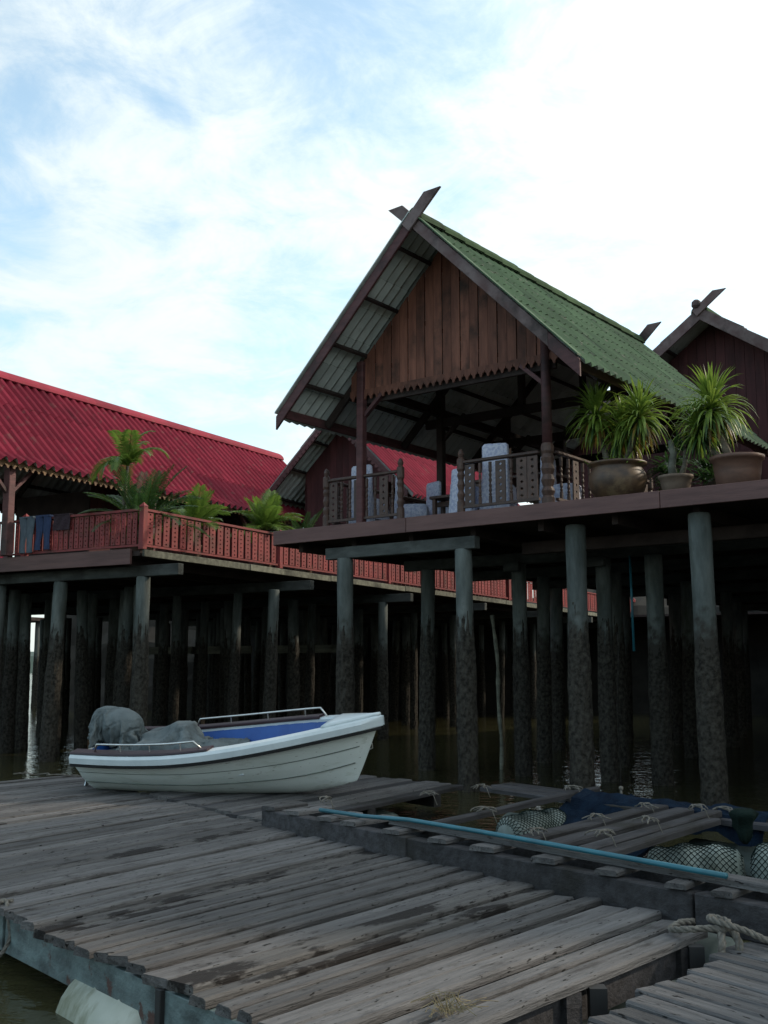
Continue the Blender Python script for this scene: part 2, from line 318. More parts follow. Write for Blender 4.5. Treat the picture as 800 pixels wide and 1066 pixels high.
HEAP_ME = drape('tarpaulin', (1.7, 1.25), 70, (1.02, -0.04, 0.92), [FLOOR, ('box', (0.66, 0.16, 0.56), (0.16, 0.3, 0.14)), ('ball', (0.98, 0.14, 0.58), (0.1, 0.16, 0.17)), ('box', (1.16, 0.02, 0.6), (0.1, 0.24, 0.3)), ('ball', (1.3, -0.24, 0.5), (0.13, 0.1, 0.14)), ('box', (0.82, -0.24, 0.52), (0.3, 0.08, 0.14)), ('ball', (1.5, 0.0, 0.48), (0.14, 0.12, 0.08))], 34, 'tarp', 5.0)

# the frames of the two rows of buildings
HUT = (-0.37, 17.50); HUT_RZ = R(-37.65); HUT_DECK = 4.1
LFT = (-4.48, 19.96); LFT_RZ = R(-29.5); LFT_DECK = 4.0
def frame_pt(org, rz, x, y): return (org[0]+x*math.cos(rz)-y*math.sin(rz), org[1]+x*math.sin(rz)+y*math.cos(rz))
def hp(x, y): return frame_pt(HUT, HUT_RZ, x, y)
def lp(x, y): return frame_pt(LFT, LFT_RZ, x, y)

# ------------------------------------------------------------------ setting: water, far shore
mb = MB(); mb.add([(-3000, -200, 0), (3000, -200, 0), (3000, 4000, 0), (-3000, 4000, 0)], [(0, 1, 2, 3)])
tag(mb.build('water', 'water'), 'murky green brown tidal water', 'water', kind='structure')
M['shore'] = mat('far_shore', (0.05, 0.075, 0.06), (0.03, 0.05, 0.04), (0.02, 0.02, 0.05), 0.9)
mb = MB(); n = 90; prof = []
for i in range(n+1):
    x = -1600+3200*i/n; prof.append((x, 14+16*abs(N3(x*0.004, 1.3, 0))+7*abs(N3(x*0.02, 4, 0))))
vs = []
for x, h in prof: vs += [(x, 900+x*0.1, -1), (x, 930+x*0.1, h*0.7), (x, 1050+x*0.1, h), (x, 1300+x*0.1, -1)]
mb.add(vs, [(i*4+k, i*4+4+k, i*4+5+k, i*4+1+k) for i in range(n) for k in range(3)])
tag(mb.build('hills', 'shore'), 'low wooded shore on the far side of the water', 'hills', kind='structure')

# rock bank at the far waterline, added and shaped to keep the background dark
M['bank'] = mat('wet_bank', (0.035, 0.032, 0.027), (0.018, 0.016, 0.014), (0.8, 0.8, 0.8), 0.9, 0.6, (3, 3, 3), spec=0.2)
mb = MB(); vs = []; pts = [(-14.8, 48), (-6, 47), (0, 46.5), (8, 46), (15, 43), (20, 38), (26, 32), (32, 27), (40, 20)]
pl_ = []
for (x0, y0), (x1, y1) in zip(pts, pts[1:]):
    for k in range(10): pl_.append((x0+(x1-x0)*k/10, y0+(y1-y0)*k/10))
for x, y in pl_:
    for j in range(8):
        u = j/7; q = 0.9*N3(x*0.35, y*0.35, u*3); vs.append((x+0.3*q, y+1.6*u+q, -0.8+5.2*u+0.3*N3(x*0.5, 3, u)))
    vs.append((x+4, y+10, 4.6+5.0*max(0, min(1, (x-4)/6))))  # crest raised at the right to block sky reflected in the channel water
n = len(pl_); mb.add(vs, [(i*9+j, (i+1)*9+j, (i+1)*9+j+1, i*9+j+1) for i in range(n-1) for j in range(8)])
tag(mb.build('terrain', 'bank'), 'dark rocky bank added behind the piers to block the bright gaps', 'bank', kind='structure')

# ------------------------------------------------------------------ piles (shared meshes)
def crust_mesh(seed):
    mb = MB(); n = 26; zs = [-0.6+0.085*i for i in range(39)]; vs = []
    for i, z in enumerate(zs):
        for k in range(n):
            a = 2*math.pi*k/n; x, y = math.cos(a), math.sin(a)
            edge = 2.25+0.3*N3(x*1.3+seed*3, y*1.3, 5.0)+0.3*N3(x*3+seed, y*3, z*2.5)+0.25*N3(x*8, y*8+seed, z*7)
            g = max(-0.5, min(1, (edge-z)/0.55))
            r = 0.147+0.016*g+max(0, g)**0.7*(0.02*abs(N3(x*3+seed, y*3, z*2.4))+0.022*N3(x*9, y*9+seed, z*9)); dz = 0
            vs.append((r*x, r*y, z+dz))
    fs = [(i*n+k, i*n+(k+1) % n, (i+1)*n+(k+1) % n, (i+1)*n+k) for i in range(len(zs)-1) for k in range(n)]
    return mb.add(vs, fs).mesh('barnacle_crust', 'crust', smooth=False)
CR = [crust_mesh(s) for s in (1.3, 4.7, 9.1)]
_shaft = {}
def shaft_mesh(h):
    h = round(h, 2)
    if h not in _shaft:
        prof = [(0.148, -0.8)]
        for i in range(1, 12): prof.append((0.146+0.004*math.sin(i*2.1+h), -0.8+(h+0.8)*i/12))
        prof += [(0.146, h-0.02), (0.135, h)]
        _shaft[h] = MB().lathe(prof, 16).mesh('pile', 'concrete', smooth=True)
    return _shaft[h]
def pile(parent, x, y, h, sc=1.0, lean=0.0, crust=True):
    o = put('pile', shaft_mesh(h), parent, (x, y, 0), (R(rnd.uniform(-0.6, 0.6)), R(lean), 0))
    sc *= 0.92; o.scale = (sc*rnd.uniform(.96, 1.04), sc, 1)
    if crust:
        c = put('barnacle_crust', rnd.choice(CR), o); c.rotation_euler = (0, 0, rnd.uniform(0, 6.28)); c.scale = (1, 1, rnd.uniform(0.92, 1.08))
    return o

# ------------------------------------------------------------------ corrugated sheets
def sheet_mesh(name, top, pitch=0.177, waves=6, length=0.62, amp=0.022, seg=4, under='fibre'):
    mb = MB(); W = pitch*waves; n = waves*seg; th = 0.008; vs = []
    for j in (0, 1):
        for i in range(n+1):
            x = -W/2+W*i/n; z = amp*math.cos(2*math.pi*i/seg)
            vs += [(x, j*length, z+th), (x, j*length, z)]
    st = (n+1)*2; ft = []; fb = []; fe = []
    for i in range(n):
        a = i*2; b = a+2
        ft.append((a, b, st+b, st+a)); fb.append((a+1, st+a+1, st+b+1, b+1))
        fe += [(a, a+1, b+1, b), (st+a, st+b, st+b+1, st+a+1)]
    fe += [(0, st, st+1, 1), (n*2, n*2+1, st+n*2+1, st+n*2)]
    mb.add(vs, ft, 0); k = 0
    for f in fb: mb.f.append(f); mb.m.append(1)
    for f in fe: mb.f.append(f); mb.m.append(0)
    return mb.mesh(name, [top, under], smooth=False)
def lay_roof(parent, me, y0, y1, ridge_x, ridge_z, run, slope, courses, length, W, sides=(-1, 1), lift=0.03, bell=None):
    """rows of sheets down both slopes; slope = rise / run"""
    ncol = max(1, round((y1-y0)/W)); sy = (y1-y0)/(ncol*W)
    c = 1/math.sqrt(1+slope*slope); s = slope*c; tot = run/c; step = tot/courses
    for sd in sides:
        d = Vector((sd*c, 0, -s)); nrm = Vector((sd*s, 0, c)); X = d.cross(nrm)
        for k in range(courses):
            dd, nn = d, nrm
            p = Vector((ridge_x, 0, ridge_z))+d*(k*step-0.02*(k > 0))
            tilt = lift/length
            d2 = (d+nrm*tilt).normalized(); n2 = (nrm-d*tilt).normalized()
            for i in range(ncol):
                y = y0+(i+0.5)*W*sy
                q = p+Vector((0, y, 0))+n2*rnd.uniform(-0.003, 0.003)
                o = put('roof_sheet', me, parent, mw=frame(q, X*sy, d2, n2))

def scallop(mb, p, q, drop, pitch=0.11, thick=0.025, mi=0, base=0.06):
    """a board with a fretted lower edge from p to q"""
    p, q = Vector(p), Vector(q); d = (q-p); L = d.length; d.normalize(); nrm = d.cross(Vector((0, 0, 1))).normalized()
    n = max(2, round(L/pitch)); st = L/n
    for i in range(n):
        a = p+d*(i*st); pts = [a, a+d*st]
        prof = [(1.0, base), (0.93, base+drop*0.35), (0.72, base+drop*0.55), (0.62, base+drop*0.95), (0.5, base+drop), (0.38, base+drop*0.95), (0.28, base+drop*0.55), (0.07, base+drop*0.35), (0.0, base)]
        poly = [a, a+d*st]+[a+d*(st*u)-Vector((0, 0, h)) for u, h in prof]
        mb.prism(poly, nrm*thick, mi)
    return mb

def fret_board(name, w, h, cells, m, th=0.02):
    mb = MB(); ch = h/cells
    for y, sgn in ((-th/2, 1), (th/2, -1)):
        for k in range(cells):
            z0, z1 = k*ch, (k+1)*ch; zc = (z0+z1)/2
            c = [(-w/2, y, z0), (w/2, y, z0), (w/2, y, z1), (-w/2, y, z1)]
            a, bb = w*0.17, ch*0.24
            dm = [(0, y, zc-bb), (a, y, zc), (0, y, zc+bb), (-a, y, zc)]
            mb.add(c+dm, [(0, 1, 4), (1, 5, 4), (1, 2, 5), (2, 6, 5), (2, 3, 6), (3, 7, 6), (3, 0, 7), (0, 4, 7)])
    for k in range(cells):
        zc = (k+0.5)*ch; a, bb = w*0.17, ch*0.24
        ring = [(0, zc-bb), (a, zc), (0, zc+bb), (-a, zc)]
        mb.add([(x, y, z) for y in (-th/2, th/2) for x, z in ring], [(i, (i+1) % 4, 4+(i+1) % 4, 4+i) for i in range(4)])
    mb.add([(-w/2, -th/2, 0), (-w/2, th/2, 0), (-w/2, th/2, h), (-w/2, -th/2, h), (w/2, -th/2, 0), (w/2, th/2, 0), (w/2, th/2, h), (w/2, -th/2, h)],
           [(0, 1, 2, 3), (4, 7, 6, 5), (0, 4, 5, 1), (3, 2, 6, 7)])
    return mb.mesh(name, m, fix=False)
def turned(name, h, r, m, n=10, base=0.0):
    prof = []
    pts = [(0, 1), (0.16, 1), (0.17, 0.6), (0.21, 1.0), (0.24, 0.55), (0.3, 0.95), (0.37, 0.6), (0.42, 0.95), (0.48, 0.55), (0.55, 1.0), (0.62, 0.6), (0.68, 0.95), (0.74, 0.6), (0.78, 1.0), (0.8, 1.0), (1, 1)]
    for u, k in pts: prof.append((r*k, h*u))
    return MB().lathe(prof, n).mesh(name, m)

# ------------------------------------------------------------------ pier under the pavilion
pier = thing('stilt_pier', 'tall pier on concrete piles under the green-roofed pavilion, with maroon edge board', 'pier', (*HUT, 0), HUT_RZ)
MB().box((11.1, 15.9, 3.98), (25.8, 31.9, 0.09)).build('floor', 'darkwood', pier)
for a, b2 in ((-1.8, 1.02), (1.03, 5.2), (5.21, 9.4), (9.41, 13.6), (13.61, 18.8), (18.81, 24.0)):
    bevel(MB().box(((a+b2)/2, -0.15, 3.99), (b2-a, 0.045, 0.235)).build('edge_board', 'fascia', pier), 0.006)
bevel(MB().box((-1.8, 15.9, 3.98), (0.045, 32.05, 0.235)).build('edge_board', 'fascia', pier), 0.006)
for i in range(22):
    MB().box((-1.45+i*1.17, 15.9, 3.845), (0.09, 31.5, 0.175)).build('joist', 'darkwood', pier)
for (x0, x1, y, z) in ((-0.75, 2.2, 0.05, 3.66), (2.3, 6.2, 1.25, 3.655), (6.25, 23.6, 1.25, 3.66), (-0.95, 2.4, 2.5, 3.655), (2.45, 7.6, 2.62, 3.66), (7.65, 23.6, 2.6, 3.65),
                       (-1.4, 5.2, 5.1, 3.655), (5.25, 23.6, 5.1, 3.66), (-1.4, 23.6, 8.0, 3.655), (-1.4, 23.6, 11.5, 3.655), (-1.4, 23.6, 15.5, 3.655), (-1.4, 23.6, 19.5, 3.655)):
    bevel(MB().bar((x0, y, z), (x1, y, z+rnd.uniform(-.01, .01)), 0.15, 0.19).build('cap_beam', 'darkwood' if (x0 > 2.2 and y < 2) else 'beamgrey', pier), 0.01)  # the set-back front beams get dark timber in place of shade
for x, y, s in ((-0.35, 0.05, 1.0), (1.98, 0.08, 1.0), (3.72, 0.3, 1.1), (5.62, 0.25, 1.12), (7.6, 0.3, 1.1), (9.6, 0.3, 1.1), (11.6, 0.3, 1.1), (13.6, 0.3, 1.1), (15.6, 0.3, 1.1), (18, 0.3, 1.1), (20.4, 0.3, 1.1), (23, 0.3, 1.1),
                (-0.5, 2.5, 0.95), (1.46, 2.55, 0.95), (2.98, 2.65, 0.9), (3.9, 2.6, 1.0), (6.0, 2.6, 1.05), (8.2, 2.6, 1.0), (10.4, 2.6, 1), (12.6, 2.6, 1), (15, 2.6, 1), (18, 2.6, 1), (21, 2.6, 1),
                (0.42, 5.1, 0.95), (2.0, 5.15, 1.0), (3.7, 5.0, 1.0), (5.3, 5.1, 1.0), (7.2, 5.1, 1.0), (9.0, 5.1, 1), (10.6, 5.1, 1)):
    pile(pier, x, y, 3.82 if (y < 1 and x > 2.2) else 3.57, s, rnd.uniform(-0.9, 0.9))
for y in (8.0, 11.5, 15.5, 19.5, 25.0):
    x = -1.2+rnd.uniform(0, 0.6)
    while x < 12.4:
        pile(pier, x, y+rnd.uniform(-0.15, 0.15), 3.57, rnd.uniform(0.9, 1.05), rnd.uniform(-1, 1)); x += rnd.uniform(1.15, 1.9)
# short collar blocks at the top of two piles
for x, y in ((1.46, 2.4), (2.98, 2.5)):
    bevel(MB().box((x, y-0.12, 3.5), (0.3, 0.1, 0.16)).build('collar_block', 'beamgrey', pier), 0.008)

# ------------------------------------------------------------------ green-roofed pavilion
hut = thing('pavilion', 'open timber pavilion with green corrugated gable roof and crossed horns at the ridge', 'pavilion', (*HUT, HUT_DECK+0.001), HUT_RZ)
RX, RZ_, RUN = 1.7, 4.52, 2.72
Y0, Y1 = -0.86, 7.1
g_sheet = sheet_mesh('roof_sheet', 'rooftop_green', length=0.66, amp=0.026)
lay_roof(hut, g_sheet, Y0, Y1, RX, RZ_, RUN, 1.0, 7, 0.66, 1.062, lift=0.016)
# ridge tiles
rt = MB()
for j, y in enumerate((0, 0.62)):
    r0 = 0.15 if j == 0 else 0.165
    for k in range(9):
        a = math.pi*k/8
        rt.v += [(r0*1.15*math.cos(a), y, 0.13*math.sin(a)**0.8-0.05-0.09*abs(math.cos(a))), (r0*1.02*math.cos(a), y, 0.12*math.sin(a)**0.8-0.066-0.09*abs(math.cos(a)))]
for k in range(8):
    a = k*2; s = 18
    rt.f += [(a, a+2, s+a+2, s+a), (a+1, s+a+1, s+a+3, a+3), (a, a+1, a+3, a+2), (s+a, s+a+2, s+a+3, s+a+1)]; rt.m += [0]*4
rt_me = rt.mesh('ridge_tile', 'ridge', smooth=False)
n = 14
for i in range(n):
    o = put('ridge_tile', rt_me, hut, (RX, Y0-0.03+i*(Y1-Y0)/n, RZ_+0.055+rnd.uniform(-.006, .006)), (R(0.8), 0, 0))
def barge(parent, y, side, rx, rz, slope, r0, r1, w, mats, name='barge_board', th=0.045, endcut=0.0):
    """board following the roof edge from run r0 to run r1 in the plane y"""
    c = 1/math.sqrt(1+slope*slope); s = slope*c; vert = w/c
    def P(r, dz): return (rx+side*r, y, rz-slope*r+dz)
    poly = [P(r0, 0.03), P(r1, 0.03), P(r1, 0.03-vert-endcut), P(r0, 0.03-vert)]
    return bevel(MB().prism(poly, (0, th, 0)).build(name, mats, parent), 0.006)
def horn(parent, y, side, rx, rz, slope, L, w, mats, th=0.045):
    c = 1/math.sqrt(1+slope*slope); u = Vector((side*c, 0, slope*c)); p = Vector((-side*slope*c, 0, c))
    o = Vector((rx, y, rz-w*0.72))
    a = o-u*0.12
    poly = [a-p*w/2, o+u*L*1.15-p*w*0.62, o+u*L*0.78+p*w/2, a+p*w/2]
    return bevel(MB().prism(poly, (0, th, 0)).build('horn', mats, parent), 0.005)
for y in (Y0-0.06, Y1+0.02):
    k = 1 if y < 0 else -1
    barge(hut, y, -1, RX, RZ_, 1.0, 0.0, 2.77, 0.16, 'maroon')
    barge(hut, y+0.004, 1, RX, RZ_, 1.0, 0.0, 2.3, 0.16, 'barge')
    barge(hut, y+0.0, 1, RX, RZ_-0.01, 1.0, 2.303, 2.77, 0.17, 'maroon')
    horn(hut, y-0.047, 1, RX, RZ_+0.03, 1.0, 0.6, 0.19, 'barge'); horn(hut, y+0.05, -1, RX, RZ_+0.03, 1.0, 0.5, 0.18, 'barge')
# weather strip over the barge, sheet edge look
for sd in (-1, 1):
    poly = [(RX+sd*0.02, Y0-0.10, RZ_+0.065), (RX+sd*2.76, Y0-0.10, RZ_-2.72+0.045), (RX+sd*2.76, Y0-0.10, RZ_-2.72+0.02), (RX+sd*0.02, Y0-0.10, RZ_+0.04)]
    MB().prism(poly, (0, 0.13, 0)).build('verge_strip', 'fibre' if sd < 0 else 'rooftop_green', hut)
# purlins, eave boards, rafters, ties
for sd in (-1, 1):
    for r in (0.32, 0.98, 1.62, 2.2):
        MB().bar((RX+sd*r, Y0+0.01, RZ_-r-0.085), (RX+sd*r, Y1-0.01, RZ_-r-0.085), 0.05, 0.085, up=(sd, 0, 1)).build('purlin', 'darkwood', hut)
    bevel(MB().bar((RX+sd*2.6, Y0+0.01, RZ_-2.6-0.115), (RX+sd*2.6, Y1-0.01, RZ_-2.6-0.115), 0.04, 0.15).build('eave_board', 'maroon' if sd < 0 else 'fascia', hut), 0.005)
    for y in (0.12, 2.3, 4.6, 6.9):
        MB().bar((RX+sd*0.05, y, RZ_-0.25), (RX+sd*2.55, y, RZ_-2.75), 0.055, 0.13, up=(sd, 0, 1)).build('rafter', 'darkwood', hut)
for y in (0.0, 2.3, 4.6, 6.9):
    bevel(MB().box((1.725, y+(0.1 if y == 0 else 0), 2.1), (4.1 if y else 3.7, 0.06, 0.16)).build('tie_beam', 'darkwood', hut), 0.006)
    if y: MB().box((RX, y, 3.1), (0.1, 0.1, 1.84)).build('king_post', 'darkwood', hut)
for x in (-0.0, 3.45):
    MB().box((x, 3.55, 2.28), (0.09, 7.0, 0.14)).build('wall_plate', 'darkwood', hut)
for x in (0.0, 3.45):
    for y in (0, 2.3, 4.6, 6.9):
        m = 'maroon' if y == 0 else 'darkwood'
        if x > 1 and y == 0:
            prof = [(0.095, 0), (0.095, 0.1), (0.075, 0.13), (0.1, 0.2), (0.07, 0.26), (0.1, 0.36), (0.075, 0.44), (0.1, 0.52), (0.08, 0.6), (0.1, 0.68), (0.08, 0.74), (0.095, 0.78), (0.095, 0.86), (0.08, 0.9)]
            MB().lathe(prof, 12, (x, y, 0)).build('turned_base', 'carved', hut, smooth=False)
            MB().lathe([(0.075, 0.9), (0.073, 1.6), (0.07, 2.72)], 12, (x, y, 0)).build('post', m, hut, smooth=True)
        else:
            bevel(MB().box((x, y, 1.36), (0.13, 0.13, 2.72)).build('post', m, hut), 0.012)
for x, d in ((0.0, 1), (3.45, -1)):
    for y in (0, 2.3, 4.6):
        MB().bar((x+d*0.02, y+0.03, 1.78), (x+d*0.5, y+0.03, 2.2), 0.06, 0.075, up=(0, 1, 0)).build('brace', 'maroon' if y == 0 else 'darkwood', hut)
# gable boards and fretted trim
x = -0.22; i = 0
while x < 3.62:
    wdt = 0.168
    za = RZ_-0.11-abs(x-RX); zb = RZ_-0.11-abs(x+wdt-0.012-RX); yy = 0.0+(0.012 if i % 2 else 0.0)
    poly = [(x, yy, 2.2), (x+wdt-0.012, yy, 2.2), (x+wdt-0.012, yy, zb)]
    if x < RX < x+wdt: poly.append((RX, yy, RZ_-0.11))
    poly.append((x, yy, za))
    MB().prism(poly, (0, 0.022, 0)).build('gable_board', 'gable', hut)
    x += wdt; i += 1
scallop(MB(), (-0.24, -0.012, 2.24), (3.66, -0.012, 2.24), 0.11, 0.125, -0.025).build('fretted_trim', 'gable', hut)

# ------------------------------------------------------------------ carved terrace railings on the pavilion deck
fb_hut = fret_board('fretwork_panel', 0.17, 0.62, 6, 'carved')
bal_me = turned('baluster', 0.62, 0.026, 'carved', 8)
newel_me = MB().lathe([(0.062, 0), (0.062, 0.16), (0.045, 0.19), (0.062, 0.27), (0.04, 0.33), (0.06, 0.42), (0.042, 0.5), (0.06, 0.57), (0.045, 0.62), (0.062, 0.66), (0.062, 0.82), (0.035, 0.85), (0.05, 0.9), (0.03, 0.955), (0.012, 0.975)], 12).mesh('newel_post', 'carved')
def hut_railing(label, p, q, seq, newels=(1, 1)):
    a = Vector((*p, 0)); b = Vector((*q, 0)); d = b-a; L = d.length; rz = math.atan2(d.y, d.x)
    w = hp(*p); t = thing('carved_railing', label, 'railing', (*w, HUT_DECK+0.026), HUT_RZ+rz, 'carved railings of the pavilion terrace')
    if newels[0]: put('newel_post', newel_me, t, (0, 0, 0))
    if newels[1]: put('newel_post', newel_me, t, (L, 0, 0))
    bevel(MB().box((L/2, 0, 0.765), (L-0.1, 0.075, 0.05)).build('handrail', 'carved', t), 0.012)
    MB().box((L/2, 0, 0.075), (L-0.1, 0.05, 0.04)).build('bottom_rail', 'carved', t)
    n = len(seq); st = (L-0.14)/n
    for i, k in enumerate(seq):
        x = 0.07+(i+0.5)*st
        if k == 'F': put('fretwork_panel', fb_hut, t, (x, 0, 0.1))
        else:
            put('baluster', bal_me, t, (x, 0, 0.1))
    return t
hut_railing('short carved brown railing at the left end of the terrace before a draped chair', (-0.75, 0), (0.8, 0), 'FbbFbbFb')
hut_railing('carved brown railing between the turned newel and the round front post', (1.95, 0), (3.36, 0), 'FbbFbFb'[:6]+'F', (1, 0))
hut_railing('plain brown railing running back from the round post towards the big glazed pot', (3.5, 0.12), (3.5, 3.4), 'bbFbbFbbbFbbbF', (0, 1))
hut_railing('carved railing running back along the channel side of the pavilion terrace', (-0.75, 0.13), (-0.75, 4.4), 'bbFbbFbbFbbFbbFbb', (0, 1))

# ------------------------------------------------------------------ chairs with cloth covers, table and bench on the terrace
def make_chair(label, x, y, rz, h=1.02, sag=0.0):
    t = thing('draped_chair', label, 'chair', (*hp(x, y), HUT_DECK+0.026), HUT_RZ+rz, 'draped chairs on the pavilion terrace')
    mb = MB(); n = 10; vs = []; rows = [(0.0, 0.245, 0.07), (0.25, 0.225, 0.06), (0.5, 0.205, 0.05), (h*0.7, 0.2, 0.04), (h*0.88, 0.205, 0.04), (h*0.97, 0.2, 0.036), (h, 0.17, 0.025)]
    m2 = 24
    for z, a, b in rows:
        for k in range(m2):
            an = 2*math.pi*k/m2; cx, sy = math.cos(an), math.sin(an)
            e = 0.45; px = a*math.copysign(abs(cx)**e, cx); py = b*math.copysign(abs(sy)**e, sy)
            wv = 0.018*math.sin(k*2.6+x*9)*(1 if z < 0.55 else 0.35)
            vs.append((px+wv*cx, 0.21+py+wv*sy, z+0.012*math.sin(k*1.7)*(z == 0)+0.01))
    fs = [(i*m2+k, i*m2+(k+1) % m2, (i+1)*m2+(k+1) % m2, (i+1)*m2+k) for i in range(len(rows)-1) for k in range(m2)]+[tuple((len(rows)-1)*m2+k for k in range(m2))]
    mb.add(vs, fs).build('back_cover', 'cloth', t, smooth=True)
    mb = MB(); vs = []; rows = [(0.12, 0.25), (0.3, 0.24), (0.44, 0.232), (0.475, 0.2)]
    for z, a in rows:
        for k in range(m2):
            an = 2*math.pi*k/m2; cx, sy = math.cos(an), math.sin(an); e = 0.4
            wv = 0.014*math.sin(k*2.3+y*7)*(z < 0.35)
            vs.append(((a+wv)*math.copysign(abs(cx)**e, cx), -0.08+(a+wv)*math.copysign(abs(sy)**e, sy), z))
    fs = [(i*m2+k, i*m2+(k+1) % m2, (i+1)*m2+(k+1) % m2, (i+1)*m2+k) for i in range(3) for k in range(m2)]+[tuple(3*m2+k for k in range(m2))]
    mb.add(vs, fs).build('seat_cover', 'cloth', t, smooth=True)
    for lx, ly in ((-0.19, -0.26), (0.19, -0.26)):
        MB().box((lx, ly, 0.08), (0.04, 0.04, 0.16)).build('leg', 'darkwood', t)
    return t
make_chair('pale blue draped chair behind the short railing, leftmost on the terrace', -0.28, 0.55, R(185))
make_chair('pale draped chair half hidden behind the middle turned newel', -0.1, 1.5, R(120), 0.95)
make_chair('small pale draped chair deep on the terrace in the gap between railings', 0.15, 2.15, R(160), 0.92)
make_chair('pale draped chair right behind the newel right of the terrace gap', 1.72, 0.62, R(178), 0.76)
make_chair('tall pale blue draped chair showing above the carved handrail', 2.28, 0.55, R(200), 1.06)
make_chair('pale draped chair beside the round front post', 2.95, 1.3, R(90), 0.95)
t = thing('dining_table', 'brown wooden table among the draped chairs on the terrace', 'table', (*hp(2.0, 1.75), HUT_DECK+0.026), HUT_RZ)
bevel(MB().box((0, 0, 0.73), (1.5, 0.8, 0.05)).build('table_top', 'carved', t), 0.01)
for sx in (-0.65, 0.65):
    for sy in (-0.32, 0.32): MB().box((sx, sy, 0.353), (0.07, 0.07, 0.705)).build('leg', 'carved', t)
t = thing('wooden_bench', 'low brown wooden bench in the terrace gap before the red roof', 'bench', (*hp(1.3, 0.95), HUT_DECK+0.026), HUT_RZ)
bevel(MB().box((0, 0, 0.43), (1.0, 0.34, 0.05)).build('seat', 'carved', t), 0.008)
MB().box((0, 0, 0.33), (0.9, 0.04, 0.08)).build('stretcher', 'carved', t)
for sx in (-0.42, 0.42):
    for sy in (-0.12, 0.12): MB().box((sx, sy, 0.2025), (0.06, 0.06, 0.405)).build('leg', 'carved', t)

# ------------------------------------------------------------------ potted plants on the pier edge
def leaf_strip(mb, base, az, el, L, w, droop, seg=6, mi=0, fold=0.25):
    d = Vector((math.cos(az)*math.cos(el), math.sin(az)*math.cos(el), math.sin(el))); side = Vector((-math.sin(az), math.cos(az), 0))
    p = Vector(base); vs = []; st = L/seg
    for i in range(seg+1):
        u = i/seg; ww = w*(0.55+0.9*u if u < 0.3 else 0.82*(1-((u-0.3)/0.7)**1.8)+0.02)
        nn = side.cross(d).normalized()
        vs += [p+side*ww+nn*ww*fold, p, p-side*ww+nn*ww*fold]
        d = (d+Vector((0, 0, -droop*st*(0.4+1.6*u)))).normalized(); p = p+d*st
    fs = []
    for i in range(seg): a = i*3; fs += [(a, a+1, a+4, a+3), (a+1, a+2, a+5, a+4)]
    mb.add(vs, fs, mi)
def crown(parent, c, r, n, rg, name='leaf_crown', mats=('leaf', 'leafyellow', 'leafdark')):
    mb = MB()
    for i in range(n):
        u = i/n; el = R(86-128*u+rg.uniform(-9, 9)); az = i*2.39996+rg.uniform(-.3, .3)
        L = r*(0.95+rg.uniform(-0.2, 0.15))*(0.85+0.25*math.sin(math.pi*u))
        k = 0 if u < 0.72 else rg.choice((0, 0, 2, 1) if u < 0.88 else (1, 1, 2, 0))
        leaf_strip(mb, Vector(c)+Vector((0, 0, 0.12*r*(1-2.4*u))), az, el, L, 0.027*rg.uniform(0.8, 1.2), rg.uniform(1.6, 3.4)*(0.5+1.1*u), mi=k)
    return mb.build(name, list(mats), parent, fix=False)
rg = random.Random(3)
DK = HUT_DECK+0.026
pl = thing('potted_dracaena', 'large glazed brown pot with two bushy spiky-leaved heads nearest the round post', 'potted plant', (*hp(4.36, 0.36), DK), HUT_RZ)
MB().lathe([(0.27, 0), (0.3, 0.03), (0.37, 0.12), (0.41, 0.25), (0.4, 0.36), (0.35, 0.44), (0.36, 0.47), (0.415, 0.49), (0.42, 0.52), (0.38, 0.53), (0.345, 0.48)], 32).build('pot', 'pot', pl, smooth=True)
MB().lathe([(0.345, 0.44), (0.001, 0.47)], 20, cap=False).build('soil', 'soil', pl)
for bx, by, tx, ty, tz in ((-0.12, 0, -0.34, 0.1, 1.28), (0.1, 0.02, 0.38, -0.02, 1.16), (0.0, 0.1, 0.02, 0.2, 1.02)):
    MB().tube([(bx, by, 0.42), ((bx*2+tx)/3, (by*2+ty)/3, 0.7), (tx*0.8, ty*0.8, 0.9), (tx, ty, tz)], [0.05, 0.045, 0.04, 0.035], 10).build('stem', 'bark', pl, smooth=True)
    crown(pl, (tx, ty, tz), 0.56, 190, rg)
for k in range(26): pass
mb = MB()
for k in range(44): leaf_strip(mb, (rg.uniform(-.3, .3), rg.uniform(-.3, .3), 0.46), rg.uniform(0, 6.28), R(rg.uniform(15, 75)), rg.uniform(.18, .32), 0.02, 2.5, mi=0)
mb.build('undergrowth', ['leaf'], pl, fix=False)
pl = thing('potted_desert_rose', 'small clay pot with a thick pale forked stem between the two big pots', 'potted plant', (*hp(5.22, 0.36), DK), HUT_RZ)
MB().lathe([(0.15, 0), (0.17, 0.02), (0.2, 0.12), (0.215, 0.2), (0.24, 0.215), (0.24, 0.25), (0.215, 0.25), (0.2, 0.2)], 24).build('pot', 'pot2', pl, smooth=True)
MB().lathe([(0.2, 0.2), (0.001, 0.21)], 16, cap=False).build('soil', 'soil', pl)
MB().tube([(-0.03, 0, 0.19), (-0.05, 0, 0.4), (-0.02, 0.0, 0.56), (-0.06, 0, 0.75)], [0.07, 0.055, 0.05, 0.035], 10).build('stem', 'paleboard', pl, smooth=True)
MB().tube([(0.05, 0.02, 0.19), (0.13, 0.02, 0.4), (0.15, 0.0, 0.6), (0.12, 0, 0.7)], [0.045, 0.035, 0.03, 0.02], 8).build('stem', 'bark', pl, smooth=True)
mb = MB()
for k in range(40): leaf_strip(mb, (rg.uniform(-.12, .16), rg.uniform(-.05, .1), rg.uniform(.55, .78)), rg.uniform(0, 6.28), R(rg.uniform(0, 70)), rg.uniform(.1, .2), 0.022, 2.0, mi=0)
mb.build('leaf_crown', ['leafdark'], pl, fix=False)
